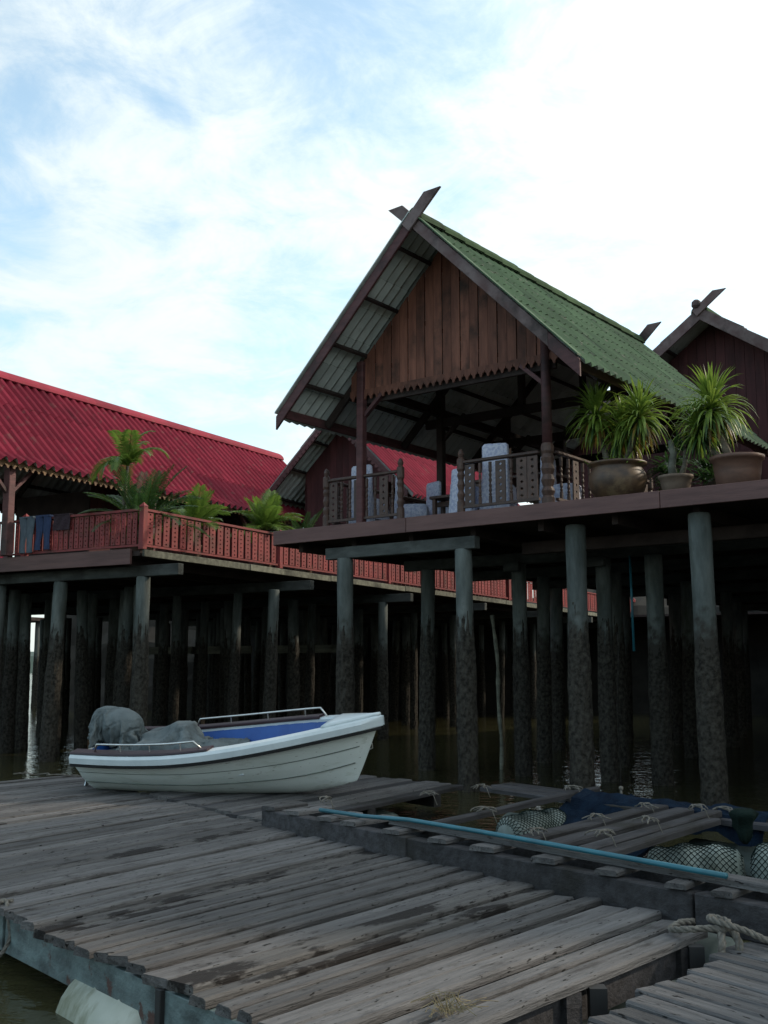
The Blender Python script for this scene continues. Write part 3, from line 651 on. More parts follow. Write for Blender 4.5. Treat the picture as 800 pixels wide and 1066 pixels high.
pl = thing('potted_dracaena', 'reddish terracotta pot with one tall spiky-leaved plant at the right end of the pier edge', 'potted plant', (*hp(6.06, 0.4), DK), HUT_RZ)
MB().lathe([(0.25, 0), (0.27, 0.02), (0.3, 0.2), (0.315, 0.36), (0.345, 0.37), (0.35, 0.42), (0.32, 0.425), (0.3, 0.37)], 28, jit=lambda a, z: 1+0.012*math.sin(a*9)*(z > 0.35)).build('pot', 'pot3', pl, smooth=True)
MB().lathe([(0.3, 0.35), (0.001, 0.38)], 20, cap=False).build('soil', 'soil', pl)
MB().tube([(-0.08, 0, 0.35), (-0.2, 0, 0.7), (-0.3, 0.0, 0.95), (-0.32, 0.02, 1.12)], [0.06, 0.05, 0.045, 0.04], 10).build('stem', 'bark', pl, smooth=True)
MB().tube([(-0.1, 0.02, 0.35), (-0.35, 0.02, 0.55), (-0.5, 0.0, 0.75)], [0.05, 0.04, 0.035], 10).build('stem', 'bark', pl, smooth=True)
crown(pl, (-0.32, 0.02, 1.13), 0.64, 210, rg); crown(pl, (-0.5, 0, 0.85), 0.48, 140, rg, mats=('leaf', 'leafdark', 'leafdark'))
def bush(x, y, h, label, mt='leafdark', n=160, spread=0.3):
    t = thing('leafy_shrub', label, 'shrub', (*hp(x, y), DK), HUT_RZ)
    MB().lathe([(0.13, 0), (0.17, 0.24), (0.15, 0.24), (0.001, 0.21)], 16, cap=False).build('pot', 'pot2', t, smooth=True)
    mb = MB()
    for k in range(n):
        a = rg.uniform(0, 6.28); rr = spread*rg.random()**0.5; z = 0.2+(h-0.2)*rg.random()
        leaf_strip(mb, (rr*math.cos(a)*0.6, rr*math.sin(a)*0.6, z), a, R(rg.uniform(-20, 60)), rg.uniform(.12, .26), 0.03, 3.0, seg=4)
    mb.build('foliage', [mt], t, fix=False); return t
bush(4.95, 0.85, 0.62, 'low dark leafy shrub behind the gap right of the glazed pot')
bush(5.55, 0.95, 0.5, 'low dark leafy shrub behind the small clay pot', n=180, spread=0.4)

# ------------------------------------------------------------------ house with a low gable behind the pavilion (right)
rh = thing('timber_house', 'dark red timber house with grey gable edge behind the green pavilion, at right', 'house', (*hp(2.45, 8.75), HUT_DECK+0.001), HUT_RZ)
rs_sheet = sheet_mesh('roof_sheet', 'roof_dark', length=1.12)
lay_roof(rh, rs_sheet, 0.05, 9.0, 0, 5.52, 5.2, 0.70, 6, 1.12, 1.062)
for k in range(10): put('ridge_tile', rt_me, rh, (0, 0.0+k*0.9, 5.57)).scale = (1.1, 1.5, 1.0)
for sd in (-1, 1):
    barge(rh, 0.0, sd, 0, 5.52+(0.004 if sd > 0 else 0), 0.70, 0.0, 5.22, 0.24, 'barge')
    for r in (0.9, 2.2, 3.6, 4.8): MB().bar((sd*r, 0.06, 5.52-0.7*r-0.1), (sd*r, 8.9, 5.52-0.7*r-0.1), 0.06, 0.1, up=(sd*.57, 0, .82)).build('purlin', 'darkwood', rh)
    MB().box((sd*4.3, 4.6, 1.18), (0.08, 7.8, 2.36)).build('side_wall', 'wallred', rh)
horn(rh, -0.05, 1, 0, 5.6, 0.78, 0.62, 0.17, 'barge')
bevel(MB().lathe([(0.06, 0), (0.11, 0.05), (0.1, 0.14), (0.05, 0.19)], 10, (-0.05, -0.02, 5.52)).build('ridge_knob', 'barge', rh), 0.004)
x = -4.25
while x < 4.25:
    za, zb = 5.38-0.7*abs(x), 5.38-0.7*abs(x+0.208)
    poly = [(x, 0.75, 0), (x+0.208, 0.75, 0), (x+0.208, 0.75, zb)]+([(0, 0.75, 5.38)] if x < 0 < x+0.208 else [])+[(x, 0.75, za)]
    MB().prism(poly, (0, 0.022, 0)).build('wall_board', 'wallred', rh); x += 0.215

# unseen houses added further along the same pier to shade the pontoon
for k, (x, lab) in enumerate(((11.6, 'added out-of-frame plank house right of the pavilion, shading the pontoon'), (18.6, 'added out-of-frame plank house at the far right pier end, shading the pontoon'))):
    t = thing('timber_house', lab, 'house', (*hp(x, -0.05), HUT_DECK+0.03), HUT_RZ)
    lay_roof(t, rs_sheet, 0.0, 9.5, 0, 5.2, 3.3, 0.95, 5, 1.05, 1.062)
    for sd in (-1, 1):
        barge(t, -0.05, sd, 0, 5.2+(0.004 if sd > 0 else 0), 0.95, 0, 3.32, 0.2, 'barge')
        MB().box((sd*2.6, 5.0, 1.3), (0.08, 8.6, 2.6)).build('side_wall', 'wallred', t)
    y_ = 0.72
    for j in range(24):
        x0 = -2.6+j*0.216; x1 = x0+0.21; poly = [(x0, y_, 0), (x1, y_, 0), (x1, y_, 5.0-0.95*abs(x1))]+([(0, y_, 5.0)] if x0 < 0 < x1 else [])+[(x0, y_, 5.0-0.95*abs(x0))]
        MB().prism(poly, (0, 0.022, 0)).build('wall_board', 'wallred', t)

# ------------------------------------------------------------------ left pier
lpier = thing('stilt_pier', 'long pier on leaning concrete piles under the red-roofed houses, at left', 'pier', (*LFT, 0), LFT_RZ)
MB().box((-8.0, 17.0, 3.9), (15.9, 34.0, 0.09)).build('floor', 'darkwood', lpier)
y = 0.0; i = 0
while y < 33.5:
    L = rnd.uniform(3.0, 4.6)
    bevel(MB().bar((0.04, y, 3.9), (0.04, min(y+L-0.02, 34), 3.9+rnd.uniform(-.015, .015)), 0.05, 0.13).build('edge_board', 'paleboard', lpier), 0.006); y += L
bevel(MB().box((-8.1, -0.06, 3.84), (15.8, 0.06, 0.29)).build('edge_board', 'fascia', lpier), 0.006)
for y in (0.35, 4.75, 9.4, 14.0, 18.8, 23.5, 28.5):
    bevel(MB().box((-7.3, y, 3.6), (15.9, 0.16, 0.21)).build('cap_beam', 'beamgrey', lpier), 0.01)
MB().box((10.5, 34.2, 3.9), (20.8, 13.4, 0.085)).build('floor', 'darkwood', lpier)  # deck added across the back of the channel to darken it
for k in range(14): MB().box((-0.5-k*1.12, 17.0, 3.78), (0.08, 33.6, 0.15)).build('joist', 'darkwood', lpier)
for x, y, s, ln in ((-0.3, 0.4, 0.95, 0.6), (-2.62, 0.4, 1.0, 3.0), (-4.3, 0.45, 0.95, 1.0), (-5.9, 0.4, 1, 0), (-7.6, 0.4, 1, 1), (-0.15, 4.3, 0.9, 1.6),
                    (-0.2, 9.4, 0.9, 0), (-0.2, 14, 0.9, 0.6), (-0.2, 18.8, .9, 0), (-0.2, 23.5, 0.9, 0), (-0.2, 28.5, 0.9, 0), (-3.6, 1.5, 0.9, 0.5), (-1.65, 1.9, .9, -1), (-5.1, 1.6, .95, 1), (-5.75, 2.6, .9, -1), (-6.5, 1.8, .95, 1), (-6.9, 3.4, .9, 2), (-7.9, 2.9, .9, -1), (-4.5, 3.3, .9, 1), (-8.6, 4.6, .95, 0), (-9.4, 5.4, .9, 1), (-8.9, 6.6, .9, 0), (-3.2, 2.9, .85, 2)):
    pile(lpier, x, y, 3.5, s, ln)
for y in (2.4, 4.75, 7.2, 9.4, 11.7, 14.0, 16.4, 18.8, 21.2, 23.5, 26, 28.5):
    x = -1.4-rnd.uniform(0, 1.2)
    while x > -15.5:
        if not (y < 8 and -9.5 < x < -8): pile(lpier, x, y+rnd.uniform(-0.3, 0.3), 3.5, rnd.uniform(0.75, 1.0), rnd.uniform(-2.2, 2.2))
        x -= rnd.uniform(1.0, 2.1)
for k in range(3):
    x = (-2.0, -5.2, -7.4)[k]
    MB().bar((x, 10.5, 2.35), (x-2.6, 10.7, 2.35), 0.05, 0.22).build('cross_board', 'paleboard', lpier)

# red fretwork railings
fb_red = fret_board('fretwork_board', 0.17, 0.60, 7, 'redpaint')
fb_red2 = fret_board('fretwork_board', 0.1, 0.60, 7, 'redpaint')
newel_red = MB().box((0, 0, 0.4), (0.11, 0.11, 0.8)).add([(-.065, -.065, .8), (.065, -.065, .8), (.065, .065, .8), (-.065, .065, .8), (0, 0, .88)], [(0, 1, 4), (1, 2, 4), (2, 3, 4), (3, 0, 4), (3, 2, 1, 0)]).mesh('newel_post', 'redpaint')
def red_railing(label, x0, y0, rz, L, bd, step, newels):
    t = thing('fretwork_railing', label, 'railing', (*lp(x0, y0), LFT_DECK-0.025), LFT_RZ+rz)
    MB().box((L/2, 0, 0.735), (L, 0.085, 0.045)).build('handrail', 'redpaint', t)
    MB().box((L/2, 0, 0.07), (L, 0.05, 0.04)).build('bottom_rail', 'redpaint', t)
    x = step/2+0.06
    while x < L:
        if all(abs(x-nx) > 0.12 for nx in newels): put('fretwork_board', bd, t, (x+rnd.uniform(-.008, .008), rnd.uniform(-.006, .006), 0.1+rnd.uniform(-.004, .004)), (0, R(rnd.uniform(-.9, .9)), R(rnd.uniform(-3, 3))))
        x += step
    for nx in newels: put('newel_post', newel_red, t, (nx, 0, 0.0))
    return t
red_railing('long red fretwork railing running away along the channel side of the left pier', 0.0, 0.02, R(90), 33.0, fb_red, 0.235, (0.0, 4.4, 9.3, 14.0, 17.2, 20.5, 24.0, 27.5, 31))
red_railing('red picket railing along the front of the left pier with jeans hung on it', -0.06, 0.0, R(180), 9.0, fb_red2, 0.135, (3.0, 6.0))

# jeans on the railing
def jeans(label, x, m, L, spread, name='jeans', cat='jeans'):
    t = MB()
    w0 = 0.2
    for s in (-1, 1):
        vs = []; rows = 9
        for i in range(rows):
            u = i/(rows-1); z = -L*u
            cx = s*(0.1+spread*u); hw = 0.1-0.025*u
            for a in range(8):
                an = 2*math.pi*a/8
                vs.append((cx+hw*math.cos(an)+0.012*math.sin(7*u+s), (0.028+0.012*u)*math.sin(an)+0.01*math.sin(5*u+a), z))
        fs = [(i*8+k, i*8+(k+1) % 8, (i+1)*8+(k+1) % 8, (i+1)*8+k) for i in range(rows-1) for k in range(8)]+[tuple(range(8)), tuple((rows-1)*8+k for k in range(8))]
        t.add(vs, fs)
    t.box((0, 0.04, 0.01), (0.38, 0.14, 0.035)).box((0, 0.1, -0.14), (0.36, 0.03, 0.3))
    o = t.build(name, m, smooth=False); w = lp(x, -0.075); o.location = (w[0], w[1], LFT_DECK+0.745); o.rotation_euler = (0, 0, LFT_RZ)
    return tag(o, label, cat)
jeans('pale grey-blue jeans hanging on the left railing, nearest the roof post', -2.95, 'jean1', 0.7, -0.01)
jeans('dark blue jeans hanging on the left railing beside the grey pair', -2.5, 'jean2', 0.66, 0.02)
mb = MB()
vs = []
for i in range(7):
    for k in range(9): vs.append((-0.22+0.055*k, 0.012*math.sin(k*1.5+i), -0.05*i))
mb.add(vs, [(i*9+k, i*9+k+1, i*9+k+10, i*9+k+9) for i in range(6) for k in range(8)])
mb.box((0, 0.05, 0.005), (0.44, 0.12, 0.02))
o = mb.build('towel', 'darkcloth'); w = lp(-2.02, -0.065); o.location = (w[0], w[1], LFT_DECK+0.748); o.rotation_euler = (0, 0, LFT_RZ)
m = o.modifiers.new('Solid', 'SOLIDIFY'); m.thickness = 0.012
tag(o, 'dark maroon cloth folded over the left railing right of the jeans', 'towel')

# ------------------------------------------------------------------ red-roofed houses on the left pier
r_sheet = sheet_mesh('roof_sheet', 'rooftop_red', pitch=0.24, waves=5, length=1.3, amp=0.06, seg=6)
r_skirt = sheet_mesh('roof_sheet', 'rooftop_red', pitch=0.24, waves=5, length=0.5, amp=0.06, seg=6)
lh = thing('veranda_house', 'long house with corrugated crimson roof and open veranda, at left', 'house', (*lp(0, 0), LFT_DECK-0.05), LFT_RZ)
HX, HZ = -5.72, 4.42
lay_roof(lh, r_sheet, -4.8, 12.4, HX, HZ, 2.3, 0.98, 3, 1.3, 1.2, lift=0.012)
lay_roof(lh, r_skirt, -4.8, 12.4, HX+2.26, HZ-2.3*0.98-0.0, 0.42, 0.62, 1, 0.5, 1.2, sides=(1,), lift=0.012)
lay_roof(lh, r_skirt, -4.8, 12.4, HX-2.26, HZ-2.3*0.98-0.0, 0.42, 0.62, 1, 0.5, 1.2, sides=(-1,), lift=0.012)
rr_me = rt_me.copy(); rr_me.materials[0] = M['rooftop_red']
for k in range(19): put('ridge_tile', rr_me, lh, (HX, -4.85+k*0.91, HZ+0.07)).scale = (1.05, 1.52, 1)
ZE = HZ-2.3*0.98-0.26
for sd in (1, -1):
    scallop(MB(), (HX+sd*2.55, -4.7, ZE+0.06), (HX+sd*2.55, 12.3, ZE+0.06), 0.1, 0.16, 0.025, base=0.1).build('fretted_trim', 'goldtrim', lh)
    MB().bar((HX+sd*2.46, -4.7, ZE+0.0), (HX+sd*2.46, 12.3, ZE+0.0), 0.06, 0.17).build('eave_beam', 'maroon', lh)
    for r in (0.5, 1.2, 1.9): MB().bar((HX+sd*r, -4.7, HZ-0.98*r-0.1), (HX+sd*r, 12.3, HZ-0.98*r-0.1), 0.05, 0.09, up=(sd*.7, 0, .7)).build('purlin', 'darkwood', lh)
    for y in (-4.6, -0.2, 4.0, 8.0, 12.0):
        MB().bar((HX+sd*0.04, y, HZ-0.22), (HX+sd*2.4, y, HZ-0.22-2.36*0.98), 0.06, 0.13, up=(sd*.7, 0, .7)).build('rafter', 'darkwood', lh)
for y in (-0.2, 4.0, 8.0, 12.0):
    for x in (HX+2.36, HX-2.36):
        bevel(MB().box((x, y, 0.97), (0.17, 0.17, 1.84)).build('post', 'maroon', lh), 0.012)
    MB().box((HX, y, 1.98), (4.9, 0.07, 0.16)).build('tie_beam', 'darkwood', lh)
    MB().bar((HX+2.3, y+0.05, 1.3), (HX+2.3, y+0.62, 1.85), 0.06, 0.08, up=(1, 0, 0)).build('brace', 'maroon', lh)
    MB().bar((HX+2.36, y-0.05, 1.3), (HX+2.36, y-0.62, 1.85), 0.06, 0.08, up=(1, 0, 0)).build('brace', 'maroon', lh)
y = 3.2
while y < 12.0:
    MB().box((HX+1.2, y+0.12, 1.55), (0.025, 0.232, 3.0)).build('wall_board', 'wallred', lh); y += 0.24
MB().box((HX, 3.2, 1.0), (2.4, 0.05, 1.9)).build('end_wall', 'darkwood', lh)

mh = thing('gabled_house', 'dark red gabled house with crimson roof behind the terrace chairs', 'house', (*lp(-1.45, 8.75), LFT_DECK-0.05), LFT_RZ)
lay_roof(mh, r_sheet, 0.03, 9.6, 0, 4.62, 2.28, 1.0, 3, 1.2, 1.2, lift=0.012)
for k in range(11): put('ridge_tile', rr_me, mh, (0, k*0.87, 4.69)).scale = (1.05, 1.46, 1)
for sd in (-1, 1):
    barge(mh, 0.0, sd, 0, 4.62+(0.004 if sd > 0 else 0), 1.0, 0.0, 2.32, 0.17, 'maroon')
    a = Vector((sd*0.1, -0.03, 4.4)); b2 = Vector((sd*2.3, -0.03, 2.2))
    mb = MB(); nn_ = 22
    for k in range(nn_):
        p = a.lerp(b2, k/nn_); q = a.lerp(b2, (k+1)/nn_); mid = (p+q)/2+Vector((-sd*0.055, 0, -0.055))
        mb.prism([p, q, mid+(q-p)*0.25, mid-(q-p)*0.25], (0, 0.02, 0))
    mb.build('fretted_trim', 'maroon', mh)
    MB().box((sd*1.28, 5.0, 1.45), (0.06, 8.4, 2.9)).build('side_wall', 'wallred', mh)
    for r in (0.6, 1.3, 2.0): MB().bar((sd*r, 0.05, 4.62-r-0.1), (sd*r, 9.5, 4.62-r-0.1), 0.05, 0.09, up=(sd, 0, 1)).build('purlin', 'darkwood', mh)
x = -1.3
while x < 1.25:
    za, zb = 4.5-abs(x), 4.5-abs(x+0.195)
    poly = [(x, 0.8, 0), (x+0.195, 0.8, 0), (x+0.195, 0.8, zb)]+([(0, 0.8, 4.5)] if x < 0 < x+0.195 else [])+[(x, 0.8, za)]
    MB().prism(poly, (0, 0.022, 0)).build('wall_board', 'wallred', mh); x += 0.2
for sd in (-1, 1):
    horn(mh, -0.05 if sd > 0 else 0.05, sd, 0, 4.7, 1.0, 0.5, 0.14, 'maroon')

# a lower red roof farther off, seen under the veranda
fh = thing('far_house', 'distant low house with red roof glimpsed under the left veranda', 'house', (-21.5, 50, 4.3), R(-29.5))
lay_roof(fh, r_sheet, -4.8, 4.8, 0, 3.35, 2.5, 0.6, 2, 1.5, 1.2)
for sd in (-1, 1): MB().box((sd*2.0, 0, 0.95), (0.1, 9, 1.9)).build('side_wall', 'wallred', fh)
for yy in (-4.4, 4.4): MB().prism([(-1.9, yy, 0.02), (1.9, yy, 0.02), (1.9, yy, 2.1), (0, yy, 3.2), (-1.9, yy, 2.1)], (0, 0.05, 0)).build('end_wall', 'wallred', fh)
MB().box((0, 0, -0.1), (6, 12, 0.16)).build('floor', 'darkwood', fh)
for xx in (-2.5, 0, 2.5):
    for yy in (-5, 0, 5): pile(fh, xx, yy, 4.12, 1.0).location.z = -4.3

# ------------------------------------------------------------------ palms behind the left railing
def frond(L, n, wleaf, llen, droop, el, rg, mats, vee=0.5):
    mb = MB(); d = Vector((math.cos(el), 0, math.sin(el))); p = Vector((0, 0, 0)); st = L/n; pts = [p.copy()]; ds = [d.copy()]
    for i in range(n):
        d = (d+Vector((0, 0, -droop*st*(0.5+1.2*i/n)))).normalized(); p = p+d*st; pts.append(p.copy()); ds.append(d.copy())
    mb.tube(pts[::2], [0.014*(1-0.8*k/len(pts[::2])) for k in range(len(pts[::2]))], 4, mi=1)
    for i in range(2, n+1):
        u = i/n; l = llen*(0.35+0.65*math.sin(math.pi*min(1, u*0.85+0.12)))
        for s in (-1, 1):
            dd = ds[i]; up = Vector((0, 1, 0)).cross(dd)*-1
            q = (dd*(0.55+0.5*u)+Vector((0, s*1.0, 0))+up*vee*rg.uniform(0.6, 1.2)).normalized()
            w = wleaf*rg.uniform(0.8, 1.2); a = pts[i]; b = a+q*l*0.5; tip = a+q*l+Vector((0, 0, -0.22*l*rg.uniform(0.6, 1.5)))
            wv = dd*w
            mb.add([a-wv*0.5, a+wv*0.5, b+wv*0.7, b-wv*0.7, tip], [(0, 1, 2, 3), (3, 2, 4)], 0)
    return mb.mesh('frond', mats, fix=False)
rg = random.Random(11)
FR_A = [frond(1.05, 30, 0.026, 0.34, dr, el, rg, ['leafpalm', 'leafpalm'], 0.1) for dr, el in ((1.9, R(55)), (2.4, R(35)), (1.6, R(72)))]
FR_C = [frond(1.25, 38, 0.017, 0.26, dr, el, rg, ['leafdark', 'leafpalm'], 0.35) for dr, el in ((0.6, R(45)), (0.8, R(25)), (0.5, R(65)))]
FR_S = [frond(0.95, 26, 0.026, 0.36, dr, el, rg, ['leafpalm', 'leafpalm'], 0.2) for dr, el in ((1.0, R(50)), (1.3, R(28)), (0.8, R(72)))]
def palm(name, label, x, y, pot_r, trunk_h, fr, n, sc=1.0, cat='palm', lean=0.0, z0=0.0):
    t = thing(name, label, cat, (*lp(x, y), LFT_DECK-0.05+z0), LFT_RZ)
    MB().lathe([(pot_r*.75, 0), (pot_r, 0.3), (pot_r*1.06, 0.32), (pot_r*.9, 0.32), (0.001, 0.28)], 18, cap=False).build('pot', 'pot2', t, smooth=True)
    pts = [(lean*u*u, 0, 0.26+(trunk_h)*u) for u in (0, .25, .5, .75, 1)]
    MB().tube(pts, [0.06*sc, 0.05*sc, 0.042*sc, 0.04*sc, 0.03*sc], 10).build('trunk', 'bark', t, smooth=True)
    for k in range(n):
        o = put('frond', fr[k % 3], t, (lean, 0, 0.26+trunk_h), (R(rg.uniform(-12, 12)), R(rg.uniform(-10, 10)), k*2.4+rg.uniform(-.3, .3))); o.scale = (sc*rg.uniform(.85, 1.12),)*3
    return t
palm('manila_palm', 'tall slim palm with arching fronds rising before the crimson roof', -1.02, 0.55, 0.25, 1.5, FR_A, 12, 0.8, lean=0.1)
palm('cycad', 'wide dark spiky cycad under the tall palm at the railing corner', -0.75, 0.75, 0.32, 0.3, FR_C, 30, 1.05, 'cycad')
palm('potted_palm', 'small arching palm just right of the corner newel of the left railing', -0.55, 2.1, 0.22, 0.4, FR_S, 14, 0.9)
palm('potted_palm', 'bright bushy palm behind the second newel of the long railing', -0.5, 4.5, 0.25, 0.62, FR_S, 22, 0.95)
palm('potted_palm', 'darker palm in shade by the gabled house, partly behind the terrace edge', -0.6, 6.3, 0.25, 0.5, FR_C, 14, 0.7)

# ------------------------------------------------------------------ floating pontoons
def plank(parent, p, q, w0, w1, z, th=0.045, m='plank', name='plank', rag=0.012, tilt=0.0, z2=None):
    p = Vector((*p, z)); q = Vector((*q, z if z2 is None else z2)); d = q-p; L = d.length; x = d.normalized()
    yv = Vector((0, 0, 1)).cross(x).normalized(); zv = x.cross(yv)
    mb = MB(); vs = []; n = 6; ch = 0.011; s1, s2 = rnd.uniform(0, 50), rnd.uniform(0, 50)
    for i in range(n):
        u = i/(n-1); w = (w0+(w1-w0)*u)/2; xx = -L/2+L*u
        a = w+rag*0.5*N3(s1+u*6, 1, 0); b = w+rag*0.5*N3(s2+u*6, 2, 0); dz = 0.007*N3(s1, u*2.5, 3)
        tl = tilt*w; ex = rag*1.2*N3(s1, s2, u*3)*(i in (0, n-1))
        vs += [(xx+ex, -a, -th), (xx+ex, -a, -ch+dz-tl), (xx+ex*1.5, -a+ch, dz-tl), (xx-ex, b-ch, dz+tl), (xx-ex, b, -ch+dz+tl), (xx, b, -th)]
    fs = [(i*6+k, i*6+(k+1) % 6, (i+1)*6+(k+1) % 6, (i+1)*6+k) for i in range(n-1) for k in range(6)]+[tuple(range(6))[::-1], tuple((n-1)*6+k for k in range(6))]
    mb.add(vs, fs)
    return put(name, mb.mesh(name, m), parent, mw=frame((p+q)/2, x, yv, zv))
ZP = 0.35
pon = thing('floating_pontoon', 'big weathered grey plank pontoon in the foreground with teal steel edge', 'pontoon', (0, 0, 0))
Lk = [(0, Vector((-0.07, 4.15))), (0.37, Vector((-2.28, 6.72))), (0.6, Vector((-3.55, 8.5))), (1, Vector((-6.1, 12.5)))]
Rk = [(0, Vector((1.80, 6.26))), (0.37, Vector((-0.48, 9.5))), (0.6, Vector((-1.85, 11.45))), (1, Vector((-4.2, 15.15)))]
def lerpk(K, w):
    for (a, p), (b, q) in zip(K, K[1:]):
        if w <= b: return p.lerp(q, (w-a)/(b-a))
    return K[-1][1]
w = 0.0; idx = 0
TOT = 10.7
while w < 1.0:
    wd = rnd.choice((0.15, 0.17, 0.19, 0.2, 0.22, 0.25)); gap = rnd.choice((0.026, 0.032, 0.038, 0.046)) if idx not in (2, 4, 5, 9, 13, 19, 26, 33) else 0.07
    w2 = min(1.0, w+wd/TOT); wm = (w+w2)/2
    l, r = lerpk(Lk, wm), lerpk(Rk, wm)
    dl = (lerpk(Lk, w2)-lerpk(Lk, w)); dr = (lerpk(Rk, w2)-lerpk(Rk, w)); dirp = (r-l).normalized(); perp = Vector((-dirp.y, dirp.x))
    wl, wr = abs(dl.dot(perp)), abs(dr.dot(perp))
    e0, e1 = rnd.uniform(-0.03, 0.03), rnd.uniform(-0.05, 0.03)
    l2, r2 = l-dirp*(0.02+e0), r+dirp*e1
    if idx == 0: wl = wr = 0.2
    plank(pon, l2, r2, max(0.05, wl-gap), max(0.05, wr-gap), ZP+rnd.uniform(-0.014, 0.014), tilt=rnd.uniform(-0.06, 0.06), rag=0.022, m='plank_stained' if idx in (6, 7, 15, 16, 24, 37) else 'plank')
    w = w2; idx += 1
# bearers under the planks (timber), and steel edge sections
for f in (0.12, 0.5, 0.9):
    for (a, b2) in ((0.0, 0.37), (0.37, 0.6), (0.6, 1.0)):
        p = lerpk(Lk, a).lerp(lerpk(Rk, a), f); q = lerpk(Lk, b2).lerp(lerpk(Rk, b2), f)
        MB().bar((*p, ZP-0.135), (*q, ZP-0.135), 0.1, 0.15).build('bearer', 'greywood', pon)
def edge_steel(p, q, parent):
    d = (q-p).normalized(); n_ = Vector((-d.y, d.x)); o3 = Vector((*n_, 0))
    mb = MB(); P3, Q3 = Vector((*p, 0)), Vector((*q, 0))
    # channel section: web and two flanges, with a raised band along the middle
    prof = [(0.0, -0.055), (0.055, -0.055), (0.055, -0.07), (0.018, -0.075), (0.018, -0.13), (0.03, -0.138), (0.018, -0.146), (0.018, -0.235), (0.055, -0.24), (0.055, -0.255), (0.0, -0.255)]
    ring = lambda A: [A-o3*0.0+Vector((0, 0, ZP))+o3*(-x)*-1*0+Vector((n_.x*x, n_.y*x, z)) for x, z in prof]
    a, b2 = ring(P3), ring(Q3); k = len(prof)
    mb.add(a+b2, [(i, (i+1) % k, k+(i+1) % k, k+i) for i in range(k)]+[tuple(range(k))[::-1], tuple(k+i for i in range(k))])
    return bevel(mb.build('steel_edge', 'steel', parent), 0.003)
ed = [Vector((0.35, 3.65)), Vector((-1.02, 5.27)), Vector((-1.05, 5.31)), Vector((-2.25, 6.74)), Vector((-2.28, 6.78)), Vector((-3.6, 8.6)), Vector((-3.63, 8.65)), Vector((-6.1, 12.5))]
for i in range(0, 8, 2): edge_steel(ed[i+1], ed[i], pon) if i else edge_steel(ed[1], lerpk(Lk, 0), pon)
bevel(MB().box((0, 0, 0), (0.05, 0.03, 0.21)).build('joint_plate', 'black', pon, loc=(-1.03, 5.265, ZP-0.155)), 0.004).rotation_euler = (0, 0, R(-50))
for f in (0.33, 0.7):
    p = lerpk(Lk, 0.0).lerp(lerpk(Rk, 0.0), f)
# floats under the pontoon
def float_drum(parent, x, y, z, r, L, ang, m='drum'):
    prof = [(0.3*r, -L/2), (0.86*r, -L/2+0.01), (r, -L/2+0.05), (r, -L/6), (1.025*r, -L/6+0.02), (r, -L/6+0.04), (r, L/6), (1.025*r, L/6+0.02), (r, L/6+0.04), (r, L/2-0.05), (0.86*r, L/2-0.01), (0.3*r, L/2)]
    o = MB().lathe(prof, 24).build('float_drum', m, parent, smooth=True)
    o.location = (x, y, z); o.rotation_euler = (R(90), 0, ang+R(90)); return o
float_drum(pon, -1.28, 5.82, -0.06, 0.26, 0.8, R(-50))
float_drum(pon, -0.25, 5.05, -0.06, 0.25, 0.9, R(-50))
float_drum(pon, -3.2, 8.8, -0.055, 0.25, 0.9, R(-52)); float_drum(pon, -4.6, 11.0, -0.055, 0.25, 0.9, R(-56))
float_drum(pon, 1.34, 6.05, -0.03, 0.22, 0.5, R(48)); float_drum(pon, 0.75, 5.6, -0.05, 0.22, 0.75, R(48)); float_drum(pon, 1.02, 7.1, -0.05, 0.22, 0.8, R(-52))
# end frame below the first plank
MB().bar((0.1, 4.46, ZP-0.14), (1.68, 6.24, ZP-0.14), 0.06, 0.15).build('end_beam', 'greywood', pon)
for f in (0.2, 0.55, 0.93):
    p = Vector((0.02, 4.2)).lerp(Vector((1.78, 6.2)), f); MB().box((p.x, p.y, ZP-0.19), (0.08, 0.08, 0.28)).build('strut', 'black', pon)

# small second pontoon in the bottom right corner
p2 = thing('floating_pontoon', 'small plank pontoon in the bottom right corner with diagonal boards', 'pontoon', (0, 0, 0))
A, B2 = Vector((0.55, 4.42)), Vector((2.12, 6.3)); e = Vector((0.57, -0.82)); n_ = 15
for k in range(n_):
    u = (k+0.5)/n_; s = A.lerp(B2, u); dd = (B2-A).normalized(); wd = (B2-A).length/n_*abs(dd.dot(Vector((0.82, 0.57))))
    s0 = s+e*rnd.uniform(-0.05, 0.02)
    plank(p2, s0, s0+e*2.4, wd-0.026, wd-0.03, 0.3+rnd.uniform(-.006, .006), tilt=rnd.uniform(-.04, .04))
for f in (0.15, 1.2, 2.2):
    MB().bar((*(A+e*f), 0.175), (*(B2+e*f), 0.175), 0.09, 0.14).build('bearer', 'greywood', p2)
for f in (0.6, 1.7): float_drum(p2, *(A.lerp(B2, 0.3)+e*f), -0.06, 0.2, 0.8, R(-55)); float_drum(p2, *(A.lerp(B2, 0.8)+e*f), -0.06, 0.2, 0.8, R(-55))

